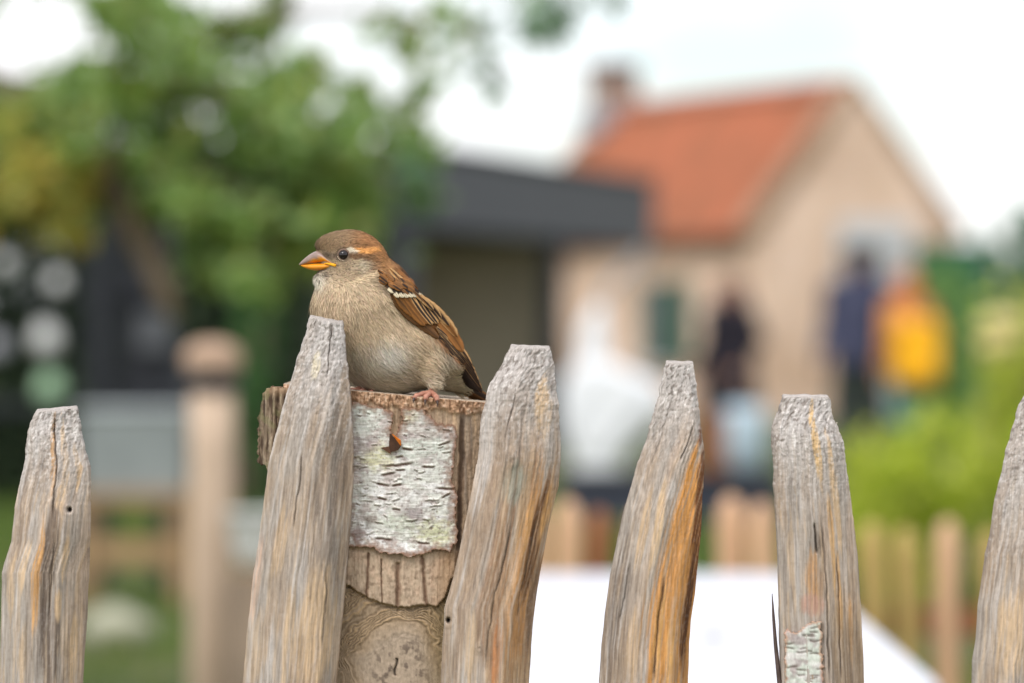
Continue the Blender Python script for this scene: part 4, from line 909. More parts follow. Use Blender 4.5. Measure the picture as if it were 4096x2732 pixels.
# ------------------------------------------------------------------ post
PT = 700                                    # post thickness in pixels
def ptop(x): return 1566+.092*(x-1402)
def post():
    xs = np.arange(1120, 1975, 3.0); n = len(xs)
    rows = np.concatenate([np.arange(0, 1210, 3.0), 1210+np.linspace(60, YGND-2790, 10)])
    Xg = np.broadcast_to(xs, (len(rows), n)).copy(); Yg = ptop(Xg)+rows[:, None]
    Yg = np.where(rows[:, None] > 1200, 1566+1210+rows[:, None]-1210, Yg)
    X, Y = Xg, Yg
    xi = X+(fbm(X/40, Y/40, 91, 3)-.5)*10; yi = Y+(fbm(X/40, Y/40, 95, 3)-.5)*14
    d = 62*(((X-1560)/420)**2)                                       # log is round
    facet = sst(1826, 1850, xi+(Y-1700)*.03); d = d+facet*((X-1830)*.35)
    gz = sst(1832, 1840, xi+(Y-1700)*.03)*sst(1866, 1850, xi+(Y-1700)*.03)
    fib = fbm(X/8, Y/110, 81, 4)-.5
    rough = fbm(X/10, Y/12, 83, 4)-.5
    C = np.zeros(X.shape+(3,)); C[:] = S(172, 148, 124)
    C = mixc(C, S(200, 170, 138), sst(.5, .7, fbm(X/12, Y/150, 84, 4))*.8); C = mixc(C, S(124, 98, 78), sst(.46, .28, fbm(X/9, Y/90, 85, 3))*.6)
    C = mixc(C, S(150, 138, 126), facet*.55*sst(.4, .65, fbm(X/16, Y/200, 86, 3)))
    C = mixc(C, S(72, 52, 40), gz*sst(1640, 1700, Y)*sst(2260, 2150, Y)*.8)
    d = d-fib*10*(1-sst(2380, 2460, Y)*.7)-rough*5*(1-sst(2380, 2460, Y)*.8)+gz*16
    # fibrous top rim
    rim = sst(58, 38, Y-ptop(X)+(fbm(X/30, Y*0, 87, 3)-.5)*34)
    C = mixc(C, S(182, 142, 112), rim*.8); C = mixc(C, S(214, 184, 158), rim*sst(.52, .72, fbm(X/9, Y/20, 88, 3))*.8); C = mixc(C, S(110, 78, 54), rim*sst(.45, .3, fbm(X/8, Y/26, 89, 3))*.8)
    d = d-rim*10-rim*rough*14
    # scallop: axe cut tongue under the bark with three splits, then the ring knot
    bx = np.array([1360, 1420, 1460, 1520, 1585, 1640, 1690, 1740, 1775, 1800]); by = np.array([2340, 2375, 2400, 2425, 2443, 2438, 2430, 2440, 2410, 2330])
    yb = np.interp(X, bx, by)+(fbm(X/14, Y*0, 92, 3)-.5)*16
    tongue = sst(2205, 2225, Y)*sst(yb+6, yb-6, Y)
    under = sst(yb-4, yb+5, Y)
    C = mixc(C, S(190, 168, 146), tongue*.85); C = mixc(C, S(200, 172, 148), tongue*sst(.5, .7, fbm(X/26, Y/40, 93, 3))*.7)
    C = mixc(C, S(140, 118, 100), tongue*sst(.5, .3, fbm(X/16, Y/22, 94, 3))*.6)
    C = mixc(C, S(160, 124, 86), tongue*sst(1700, 1790, X)*.5)
    d = d-tongue*6
    for gx0, gx1, wd, y0 in ((1466, 1458, 5, 2215), (1588, 1586, 9, 2255), (1684, 1702, 7, 2225), (1520, 1522, 2.5, 2240)):
        cx = lerp(gx0, gx1, (Y-2240)/200)+(fbm(Y/30, Y*0, int(gx0), 2)-.5)*8
        m = np.exp(-((X-cx)/wd)**2)*sst(y0, y0+12, Y)*sst(yb+12, yb-4, Y)
        d = d+m*14; C = mixc(C, S(110, 80, 62), m*.8)
    d = d+under*16
    sh = np.exp(-((Y-yb-7)/7)**2); d = d+sh*8; C = mixc(C, S(84, 74, 44), sh*.7)  # groove under the tongue's lip, its shade darkened into the colour
    rr = np.hypot((X-1590)*.93, (Y-2700)*.86)+(fbm(X/90, Y/70, 96, 3)-.5)*80+(fbm(X/16, Y/16, 97, 2)-.5)*5
    ring = np.sin(rr*2*np.pi/(17.0+5*np.sin(rr/37.0)**2))*sst(40, 120, rr)
    C = mixc(C, S(168, 146, 122), under*.9); C = mixc(C, S(186, 156, 120), under*sst(.1, .9, ring)*sst(90, 170, rr)*sst(2700, 2540, Y)*.75); C = mixc(C, S(108, 88, 62), under*sst(-.2, -.9, ring)*.5*sst(90, 170, rr)*sst(2720, 2540, Y))
    C = mixc(C, S(176, 158, 140), under*sst(170, 110, rr)*.8); C = mixc(C, S(104, 90, 80), under*sst(.55, .72, fbm(X/22, Y/22, 98, 3))*sst(160, 60, rr)*.8)
    C = mixc(C, S(122, 104, 62), under*sst(1640, 1780, X)*.45)
    d = d-under*ring*3.0*sst(60, 190, rr)*(.3+1.2*fbm(X/40, Y/40, 130, 2))-under*rough*2.5+under*rough*0
    ck = np.exp(-((X-1578-np.sin(Y/14)*5)/4)**2)*((Y > 2650) & (Y < 2720)); d = d+ck*14; C = mixc(C, DRK*.4, ck*.9)
    # closed solid: grid + sides + back + top
    Vf = W3(X, Y, 2+d)
    nr = len(rows); F = []
    ii = np.arange(nr-1)[:, None]*n; jj = np.arange(n-1)[None]
    F.append(np.stack([ii+jj, ii+n+jj, ii+n+jj+1, ii+jj+1], -1).reshape(-1, 4))
    Vb = W3(X[:, [0, -1]], Y[:, [0, -1]], np.full((nr, 2), 2+PT)); nb = nr*n
    lft, rgt = np.arange(nr)*n, np.arange(nr)*n+n-1; bl, br = nb+np.arange(nr)*2, nb+np.arange(nr)*2+1
    F += [np.stack([lft[:-1], bl[:-1], bl[1:], lft[1:]], 1), np.stack([rgt[:-1], rgt[1:], br[1:], br[:-1]], 1), np.stack([bl[:-1], br[:-1], br[1:], bl[1:]], 1)]
    # top surface, sawn and weathered
    dd = np.linspace(0, 1, 60)[1:]; Tx = np.broadcast_to(xs, (len(dd), n)); d0 = (2+d[0])[None]
    Td = d0+(2+PT-d0)*dd[:, None]; Tz = np.broadcast_to(Y[0], Tx.shape)+(fbm(Tx/13, Td/13, 99, 3)-.5)*7*sst(0, .05, dd)[:, None]*(1-sst(.95, 1, dd))[:, None]-2*sst(0, .06, dd)[:, None]
    Vt = W3(Tx, Tz, Td); Ct = np.zeros(Tx.shape+(3,)); Ct[:] = S(176, 158, 138); Ct = mixc(Ct, S(120, 100, 80), sst(.5, .7, fbm(Tx/18, Td/18, 101, 3))*.7)
    tb_ = nb+2*nr; I = np.concatenate([np.arange(n)[None], tb_+np.arange(len(dd)*n).reshape(len(dd), n)])
    F.append(np.stack([I[:-1, :-1], I[:-1, 1:], I[1:, 1:], I[1:, :-1]], -1).reshape(-1, 4))
    V = np.concatenate([Vf.reshape(-1, 3), Vb.reshape(-1, 3), Vt.reshape(-1, 3)])
    CC = np.concatenate([C.reshape(-1, 3), np.tile(S(120, 100, 82), (2*nr, 1)), Ct.reshape(-1, 3)])
    o = link('post', mesh_np('post', V, F, CC), M_post, fence); o['label'] = 'thick split log post with a white bark patch'
    dpost = lambda x, y: 2+62*(((x-1560)/420)**2)
    # birch bark patch
    rs = np.random.default_rng(11)
    marks = [(1515, 1872, 1660, 1858, 6), (1680, 1876, 1740, 1874, 4), (1575, 1838, 1612, 1832, 5), (1515, 1906, 1580, 1900, 5), (1575, 1886, 1620, 1888, 4), (1495, 1945, 1560, 1950, 5), (1560, 1950, 1605, 1945, 5), (1600, 1798, 1650, 1806, 5),
             (1745, 1795, 1800, 1770, 4), (1735, 1960, 1830, 1965, 5), (1760, 2000, 1800, 1985, 4), (1500, 2002, 1545, 2004, 5), (1560, 2045, 1600, 2047, 5), (1490, 2165, 1570, 2170, 6), (1660, 2180, 1720, 2184, 4)]
    for i in range(34):
        x, y = rs.uniform(1390, 1800), rs.uniform(1840, 2150); marks.append((x, y, x+rs.uniform(10, 34)*rs.uniform(.6, 2.2), y+rs.uniform(-7, 7), rs.uniform(1.8, 3.2)))
    for i in range(16):
        x, y = rs.uniform(1390, 1800), rs.uniform(1660, 1840); marks.append((x, y, x+rs.uniform(15, 45), y+rs.uniform(-7, 7), rs.uniform(2, 3.2)))
    def bk(X, Y, sd):
        C = np.tile(S(214, 214, 206), (len(X), 1))
        C = mixc(C, MAUVE, sst(.5, .62, fbm(X/34, Y/34, 111, 4))*.85*sst(1960, 1760, Y)); C = mixc(C, S(186, 172, 168), sst(.5, .66, fbm(X/40, Y/22, 112, 4))*.8)
        C = mixc(C, S(226, 224, 222), sst(.5, .68, fbm(X/46, Y/26, 113, 4))*sst(1820, 1960, Y))
        for (cx, cy, rx, ry, cc, am) in ((1500, 1835, 70, 52, YEL, .9), (1440, 1710, 45, 45, MINT, .8), (1450, 1640, 70, 30, MINT, .8), (1700, 1790, 110, 45, MINT, .9), (1630, 1665, 45, 35, YEL, .6), (1655, 2075, 55, 50, S(150, 138, 138), .9), (1740, 2140, 80, 60, S(196, 196, 160), .9),
                                         (1590, 2105, 70, 40, S(190, 196, 176), .7), (1420, 2150, 40, 40, S(136, 108, 104), .8), (1480, 2090, 26, 26, S(120, 110, 96), .7), (1600, 2010, 90, 40, BWH, .6), (1440, 1790, 60, 40, MAUVE, .7), (1690, 1720, 100, 40, S(172, 160, 152), .7)):
            C = mixc(C, cc, sst(1.3, .5, np.hypot((X-cx)/rx, (Y-cy)/ry)+(fbm(X/22, Y/22, 114, 3)-.5)*1.1)*am)
        C = mixc(C, S(122, 104, 100), sst(.66, .78, fbm(X/10, Y/10, 115, 3))*.7)
        m = lentic(X, Y, marks[:15])+lentic(X, Y, marks[15:])*.55; m2 = lentic(X, Y+7, marks)
        fine = fbm(X/46, Y/4.5, 131, 3); C = mixc(C, S(170, 160, 154), sst(.54, .7, fine)*.6); C = mixc(C, S(234, 231, 226), sst(.46, .3, fine)*.5)
        C = mixc(C, S(96, 60, 42), m*.9); C = mixc(C, S(232, 226, 216), m2*.35*(1-m))
        C = mixc(C, S(150, 110, 84), sst(16, 2, sd)*.9); C = mixc(C, S(136, 104, 86), sst(46, 10, sd+(fbm(X/14, Y/14, 133, 3)-.5)*70)*.6)
        curl = sst(60, 0, sd)*sst(2100, 2200, Y)*12
        return C, fbm(X/18, Y/15, 116, 3)*7-m*6+m2*5+curl
    out_ = [(1376, 1612), (1430, 1612), (1480, 1625), (1530, 1636), (1566, 1652), (1570, 1700), (1560, 1745), (1578, 1750), (1594, 1700), (1600, 1640), (1640, 1632), (1690, 1640), (1722, 1668), (1750, 1700), (1815, 1698),
            (1828, 1740), (1820, 1800), (1816, 1860), (1806, 1930), (1826, 1985), (1818, 2060), (1832, 2140), (1824, 2180), (1795, 2215), (1740, 2212), (1690, 2225), (1640, 2238), (1590, 2228), (1520, 2226), (1490, 2200), (1450, 2196), (1376, 2196)]
    b = bark_sheet('bark_patch', out_, dpost, 13, bk, o, step=2.6); b['label'] = 'white birch bark with dark cracks'
    # peeled chip with an orange edge
    def tri(pts, nm, mat):
        q = MB().add([W3(np.float64(x), np.float64(y), dd_) for x, y, dd_ in pts], [(0, 1, 2), (0, 2, 3)] if len(pts) == 4 else [(0, 1, 2)]).build(nm, mat, b)
        s_ = q.modifiers.new('s', 'SOLIDIFY'); s_.thickness = .0008; return q
    tri([(1556, 1738, -20), (1604, 1784, -40), (1588, 1806, -30), (1552, 1816, -16)], 'bark_curl', mat_plain('inner_bark', S(74, 50, 36), .8, .3, 300))
    tri([(1566, 1740, -22), (1600, 1764, -46), (1602, 1786, -42), (1586, 1770, -36)], 'bark_curl', mat_plain('orange_inner_bark', S(206, 112, 30), .7, .2, 300))
    tri([(1518, 1796, -16), (1552, 1790, -20), (1560, 1822, -22), (1545, 1812, -20)], 'bark_curl', mat_plain('inner_bark_brown', S(96, 66, 48), .8, .3, 300))
    # left flap of old bark standing off the post
    def fl(X, Y, sd):
        C = np.tile(S(122, 104, 86), (len(X), 1)); fu = fbm(X/9+fbm(Y/60, X/40, 3)*1.5, Y/90, 121, 4)
        C = mixc(C, S(74, 58, 46), sst(.52, .34, fu)); C = mixc(C, S(168, 150, 128), sst(.56, .72, fu)*.8); C = mixc(C, S(156, 128, 100), sst(1600, 1560, Y)*.6)
        C = mixc(C, S(120, 118, 80), sst(.58, .7, fbm(X/30, Y/30, 122, 3))*.4)
        return C, fu*30+sst(30, 0, sd)*-12
    fo_ = bark_sheet('bark_flap', [(1014, 1700), (1022, 1640), (1034, 1580), (1052, 1556), (1090, 1548), (1170, 1548), (1200, 1560), (1190, 1800), (1110, 1835), (1078, 1840), (1060, 1900), (1046, 1876), (1030, 1868), (1010, 1860), (1012, 1780)], lambda X, Y: 60+0*X+90*sst(1090, 1010, X), 60, fl, o, step=3, back=90)
post()
for z in (.68, .22):
    MB().box(((2150-2048)*U, YB+.0135, z), (4600*U, .028, .055)).build('rail', mat_plain('rail_wood', S(150, 132, 114), .85, .2, 20, stretch=(.1, 1, 1)), fence, bevel=.004)
# ------------------------------------------------------------------ sparrow
FX, FY, FD = 1727.0, 1597.0, 190.0           # where the near foot stands (pixels; depth behind the picket backs)
DB = 2.175; UB = DB/FPX
def B3(X, Y, D):                             # bird space (pixels) -> metres from the foot point
    return np.stack([(np.asarray(X, float)-FX)*UB, (np.asarray(D, float)-10.0)*UB, (FY-np.asarray(Y, float))*UB], -1)
bird = empty('sparrow', at(FX, FY, DB))
tag(bird, 'brown and buff young sparrow perched on top of the bark covered post', 'bird')
def bsdf(P):
    f = sd_ell(P, (1400, 1036, 0), (122, 113, 92))                                   # head
    f = smin(f, sd_ell(P, (1342, 988, 0), (76, 48, 58)), 34)                         # forehead
    f = smin(f, sd_ell(P, (1334, 1114, 0), (74, 36, 58)), 30)                        # chin
    f = smin(f, sd_ell(P, (1402, 1205, 0), (136, 96, 116)), 60)                      # upper breast
    f = smin(f, sd_cone(P, (1446, 1082, 2), (1506, 1190, 15), 108, 142), 60)         # neck
    f = smin(f, sd_ell(P, (1424, 1266, 0), (160, 160, 150)), 70)                     # breast
    f = smin(f, sd_ell(P, (1553, 1396, 25), (206, 178, 165)), 90)                    # belly
    f = smin(f, sd_cone(P, (1536, 1148, 40), (1790, 1425, 85), 92, 56), 50)          # back
    f = smin(f, sd_cone(P, (1590, 1190, -45), (1800, 1440, 25), 66, 42), 45)         # folded near wing
    f = smin(f, sd_cone(P, (1590, 1190, 110), (1800, 1440, 120), 60, 42), 45)        # folded far wing
    f = smin(f, sd_cone(P, (1690, 1440, 60), (1840, 1545, 110), 110, 30), 60)        # rump and vent
    f = smin(f, sd_cone(P, (1716, 1478, -44), (1726, 1532, -86), 44, 15), 60)          # thigh feathers
    f = smin(f, sd_cone(P, (1480, 1490, 90), (1470, 1545, 70), 50, 16), 30)
    return f
P, ax = grid3((1190, 890, -210), (1900, 1610, 250), 5.0)
Fv = bsdf(P)
Vp, Q = surface_nets(Fv, ax)
def sdgrad(p):
    e = 2.0; g_ = np.stack([bsdf(p+np.eye(3)[i]*e)-bsdf(p-np.eye(3)[i]*e) for i in range(3)], -1)
    return g_/np.maximum(np.linalg.norm(g_, axis=-1, keepdims=True), 1e-9)
def seg(X, Y, x0, y0, x1, y1):
    h = np.clip(((X-x0)*(x1-x0)+(Y-y0)*(y1-y0))/((x1-x0)**2+(y1-y0)**2), 0, 1)
    return np.hypot(X-x0-h*(x1-x0), Y-y0-h*(y1-y0)), h
def plum(p):
    X, Y, D = p[:, 0], p[:, 1], p[:, 2]
    wob = (fbm(X/22, Y/22, 201, 3)-.5); Xw, Yw = X+wob*22, Y+(fbm(X/20, Y/20, 202, 3)-.5)*20
    C = np.tile(S(182, 160, 132), (len(X), 1))                                            # breast buff
    C = mixc(C, S(162, 150, 132), sst(1330, 1420, Yw)*sst(1300, 1380, Xw)*.8)             # belly grey, darkened further as shade from the top light
    C = mixc(C, S(206, 200, 190), np.exp(-((Xw-1560)/60)**2-((Yw-1420)/60)**2)*.7)
    C = mixc(C, S(200, 168, 128), np.exp(-((Xw-1700)/70)**2-((Yw-1430)/90)**2)*.45)
    C = mixc(C, S(190, 178, 156), sst(1500, 1560, Yw))
    C = mixc(C, S(150, 138, 110), sst(1740, 1820, Xw)*sst(1440, 1480, Yw)*.8)  # vent and lower belly: greenish grey shadow put into the plumage colour
    # head
    head = sst(1140, 1100, Yw-(Xw-1390)*.10)
    C = mixc(C, S(168, 146, 120), head)
    C = mixc(C, S(214, 208, 192), np.exp(-((Xw-1262)/42)**2-((Yw-1120)/36)**2)*.95)       # throat
    C = mixc(C, S(70, 56, 48), np.exp(-((X-1300)/20)**2-((Y-1103)/18)**2)*.7*sst(.4, .6, fbm(X/5, Y/24, 203, 2)))
    crown = sst(1030, 1000, Yw-np.clip((Xw-1400), 0, 200)*.15+np.clip(1330-Xw, 0, 100)*.2)*sst(1600, 1560, Xw)
    C = mixc(C, S(136, 112, 86), crown)
    C = mixc(C, S(150, 104, 66), crown*sst(1360, 1470, Xw)*.85)
    C = mixc(C, S(120, 84, 54), np.exp(-((Xw-1450)/40)**2-((Yw-985)/14)**2)*.8)
    nape = sst(1470, 1530, Xw)*sst(1130, 1080, Yw); C = mixc(C, S(158, 112, 70), nape*.9)
    d, h = seg(Xw, Yw, 1402, 1008, 1500, 1000); C = mixc(C, S(212, 150, 88), sst(16, 7, d)*.95)  # brow
    d, h = seg(X, Y, 1398, 1003, 1420, 1012); C = mixc(C, S(226, 212, 188), sst(14, 7, d)*.95)
    d, h = seg(Xw, Yw, 1400, 1024, 1500, 1040); C = mixc(C, S(100, 68, 42), sst(16, 6, d)*.85)   # eye line
    C = mixc(C, S(140, 100, 66), np.exp(-((Xw-1500)/34)**2-((Yw-1055)/36)**2)*.7)
    d, h = seg(X, Y, 1300, 1022, 1356, 1030); C = mixc(C, S(96, 80, 68), sst(18, 6, d)*.75)      # lores
    C = mixc(C, S(104, 88, 76), sst(34, 24, np.hypot(X-1376, Y-1022))*.65)
    C = mixc(C, S(200, 184, 160), np.exp(-((Xw-1450)/36)**2-((Yw-1068)/20)**2)*.7)              # cheek
    d, h = seg(Xw, Yw, 1420, 1130, 1520, 1090); C = mixc(C, S(214, 190, 156), sst(16, 6, d)*.7)
    # mantle
    mant = sst(0, 26, (Xw-1556)*.745-(Yw-1076)*.668+62)*sst(1560, 1600, Xw)*sst(1050, 1090, Yw)
    C = mixc(C, S(150, 100, 58), mant)
    C = mixc(C, S(60, 44, 34), mant*sst(.55, .66, fbm((X*.7+Y*.7)/60, (X*.7-Y*.7)/9, 204, 2))*.85)
    return C
def flow(p):
    X, Y = p[:, 0], p[:, 1]
    hx, hy = X-1262, Y-1052; hn = np.hypot(hx, hy)+1e-6
    hd = np.stack([hx/hn, hy/hn*.8, 0*X+(p[:, 2] > 0)*.0], 1); hd[:, 0] += .5
    bd = np.stack([.35+.5*sst(1400, 1650, X)+.4*sst(1350, 1550, Y), 1.0-.55*sst(1350, 1560, Y), 0*X], 1)
    bd[:, 0] += (fbm(X/45, Y/45, 211, 2)-.5)*.9; bd[:, 1] += (fbm(X/45, Y/45, 214, 2)-.5)*.7
    wgt = sst(1100, 1160, Y-(X-1390)*.12)[:, None]
    mt = (sst(1550, 1600, X)*sst(1240, 1160, Y))[:, None]
    d = hd*(1-wgt)+bd*wgt; d = d*(1-mt)+np.array([[.7, .72, .05]])*mt
    return d/np.linalg.norm(d, axis=1)[:, None]
tri = np.concatenate([Q[:, [0, 1, 2]], Q[:, [0, 2, 3]]])
# the pixel axes (x right, y down, depth) are left handed against the world: flip the faces
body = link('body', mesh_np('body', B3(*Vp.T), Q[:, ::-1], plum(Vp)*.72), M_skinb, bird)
# small body feathers as tapering blades lying along the flow
def plumage(n, seed, ln, wd, name, sel=None, lift=.13):
    r = np.random.default_rng(seed)
    a, b, c = Vp[tri[:, 0]], Vp[tri[:, 1]], Vp[tri[:, 2]]; ar = np.linalg.norm(np.cross(b-a, c-a), axis=1)
    vis = (a[:, 2] < 60)*1.0+.35; pr = ar*vis; pr /= pr.sum()
    k = r.choice(len(tri), n, p=pr); u, v = r.random(n), r.random(n); s = u+v > 1; u[s] = 1-u[s]; v[s] = 1-v[s]
    p = a[k]+(b-a)[k]*u[:, None]+(c-a)[k]*v[:, None]
    ed = np.hypot(p[:, 0]-1379, p[:, 1]-1021.5); ok = ed > 30
    wx = np.interp(p[:, 1], [1120, 1134, 1245, 1352, 1415, 1553, 1600], [1560, 1525, 1622, 1758, 1800, 1888, 1990])
    ok &= ~((p[:, 0] > wx) & (p[:, 1] > 1120) & (p[:, 1] < 1560) & (p[:, 2] < 70))
    beak = ((p[:, 0] < 1284+(p[:, 1]-1003)*1.1) & (p[:, 1] > 1004) & (p[:, 1] < 1066) | (p[:, 0] < 1324) & (p[:, 1] >= 1052) & (p[:, 1] < 1080)); ok &= ~beak
    if sel is not None: ok &= sel(p)
    p = p[ok]; n = len(p); r = np.random.default_rng(seed+1)
    nn = sdgrad(p); d = flow(p)+r.normal(0, .16, (n, 3)); d -= nn*(d*nn).sum(1)[:, None]; d /= np.linalg.norm(d, axis=1)[:, None]
    sd_ = np.cross(nn, d)
    hs = .55+.45*sst(1080, 1200, p[:, 1])                                  # shorter on the head
    hs *= np.where(np.hypot(p[:, 0]-1350, p[:, 1]-1030) < 70, .6, 1)
    L = (ln*r.uniform(.7, 1.3, n)*hs)[:, None]; W_ = (wd*r.uniform(.7, 1.2, n))[:, None]
    lf = lift*r.uniform(.3, 1.6, (n, 1))
    te = p+d*L; nr_ = np.hypot(te[:, 0]-1379, te[:, 1]-1021.5); L = np.where((nr_ < 27)[:, None], L*.35, L)
    p0 = p-nn*1.0; p1 = p+d*L*.5+nn*(L*lf*.8+1.0); p2 = p+d*L+nn*(L*lf+.5)
    V = np.stack([p0-sd_*W_*.4, p0+sd_*W_*.4, p1+sd_*W_*.5, p1-sd_*W_*.5, p2], 1).reshape(-1, 3)
    bq = (np.arange(n)*5)[:, None]; F4 = bq+np.array([[3, 2, 1, 0]]); F3 = bq+np.array([[4, 2, 3]])
    cl = plum(p+d*L*.3)*(1+r.normal(0, .13, (n, 1))); cl = cl*(1+r.normal(0, .025, (n, 3)))
    cl = cl*(.80+.4*fbm((p[:, 0]*.6+p[:, 1]*.5)/60, (p[:, 0]*.6-p[:, 1]*.8)/9, 333, 3))[:, None]
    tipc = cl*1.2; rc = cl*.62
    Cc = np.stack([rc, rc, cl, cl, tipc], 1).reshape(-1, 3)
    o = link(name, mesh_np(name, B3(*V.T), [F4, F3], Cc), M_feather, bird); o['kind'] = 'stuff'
    return o
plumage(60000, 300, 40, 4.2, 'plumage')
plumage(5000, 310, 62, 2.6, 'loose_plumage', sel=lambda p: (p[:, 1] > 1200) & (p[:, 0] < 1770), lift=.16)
# ------------------------------------------------------------------ feathers of wings and tail
nX = np.arange(1400, 2060, 4.0); nY = np.arange(1040, 1700, 4.0)
GX, GY = np.meshgrid(nX, nY, indexing='ij')
def depth_map(sgn):
    zs = np.arange(-210, 260, 6.0)*1.0
    if sgn > 0: zs = zs[::-1]
    dm = np.full(GX.shape, np.nan)
    for z in zs:
        f = bsdf(np.stack([GX, GY, np.full(GX.shape, z)], -1)); hit = (f < 0) & np.isnan(dm); dm[hit] = z
    plane = (-70 if sgn < 0 else 140)+(GX-1560)*.33*(1 if sgn < 0 else .05)+(GY-1200)*.10
    cover = ~np.isnan(dm); dm = np.where(cover, dm, plane)
    # blend out to the plane and smooth
    for _ in range(60):
        q = np.pad(dm, 1, mode='edge'); sm = (q[:-2, 1:-1]+q[2:, 1:-1]+q[1:-1, :-2]+q[1:-1, 2:])/4
        dm = np.where(cover, dm*.6+sm*.4, sm*.9+plane*.1)
    return dm
def sample(dm, X, Y):
    fx = np.clip((X-nX[0])/4, 0, len(nX)-1.001); fy = np.clip((Y-nY[0])/4, 0, len(nY)-1.001); i, j = fx.astype(int), fy.astype(int); a, b = fx-i, fy-j
    return (dm[i, j]*(1-a)+dm[i+1, j]*a)*(1-b)+(dm[i, j+1]*(1-a)+dm[i+1, j+1]*a)*b
Z3 = lambda x, y: (1450+.3954*x, 1000+.3954*y)
KB, KO, KD, KW, KBU = S(124, 86, 52), S(150, 100, 54), S(50, 38, 31), S(228, 212, 182), S(204, 160, 108)
def feather(parent, dm, sgn, b, t, wd, off, ctr, edg, tip=None, tipf=.75, ew=.62, bend=0.0, seed=0, dsh=None, asym=0.0, blunt=.9, off2=None):
    ns, na = 22, 9; s = np.linspace(0, 1, ns)[:, None]; a = np.linspace(-1, 1, na)[None]
    b, t = np.array(b, float), np.array(t, float); ax_ = t-b; L = np.hypot(*ax_); ax_ /= L; pr = np.array([-ax_[1], ax_[0]])
    w_ = wd*np.minimum(1, (.35+1.6*s))*np.clip((1-s**(5 if blunt > .8 else 3)), 0, 1)**.5
    w_ = np.maximum(w_, .4)
    bx = bend*L*np.sin(np.pi*s)*1.0
    X = b[0]+ax_[0]*L*s+pr[0]*(a*w_/2+bx); Y = b[1]+ax_[1]*L*s+pr[1]*(a*w_/2+bx)
    fr = (vnoise(s*30+0*a, a*40, seed)-.5)*4*(np.abs(a) > .9); X = X+pr[0]*fr; Y = Y+pr[1]*fr
    D = sample(dm, X, Y) if dsh is None else dsh(X, Y)
    of = off if off2 is None else lerp(off, off2, s)
    D = D+sgn*(of+5*(1-a*a)*np.ones_like(s)-2.0)
    e = np.abs(a-asym)*np.ones_like(s); bar = fbm(a*9+s*6, s*18+a*3, seed+2, 2)
    C = np.zeros(X.shape+(3,)); C[:] = ctr; C = mixc(C, edg, sst(ew-.2, ew+.12, e+(bar-.5)*.25))
    if tip is not None: C = mixc(C, tip, sst(tipf-.07, tipf+.05, s+(bar-.5)*.12+0*a))
    C = C*(.82+.36*fbm(a*14+0*s, s*5+a, seed+4, 2))[..., None]
    C = mixc(C, KD*.8, np.exp(-(a/.07)**2)*np.ones_like(s)*.5)
    V1 = B3(X, Y, D).reshape(-1, 3); V2 = B3(X, Y, D-sgn*1.2).reshape(-1, 3); n = len(V1)
    ii = np.arange(ns-1)[:, None]*na; jj = np.arange(na-1)[None]
    F = np.stack([ii+jj, ii+na+jj, ii+na+jj+1, ii+jj+1], -1).reshape(-1, 4)
    bd = np.concatenate([np.arange(na), np.arange(1, ns)*na+na-1, (ns-1)*na+np.arange(na-2, -1, -1), np.arange(ns-2, 0, -1)*na])
    rim = np.stack([bd, np.roll(bd, -1), np.roll(bd, -1)+n, bd+n], 1)
    return link('feather', mesh_np('feather', np.concatenate([V1, V2]), np.concatenate([F, F[:, ::-1]+n, rim]), np.tile(C.reshape(-1, 3), (2, 1))), M_feather, parent)
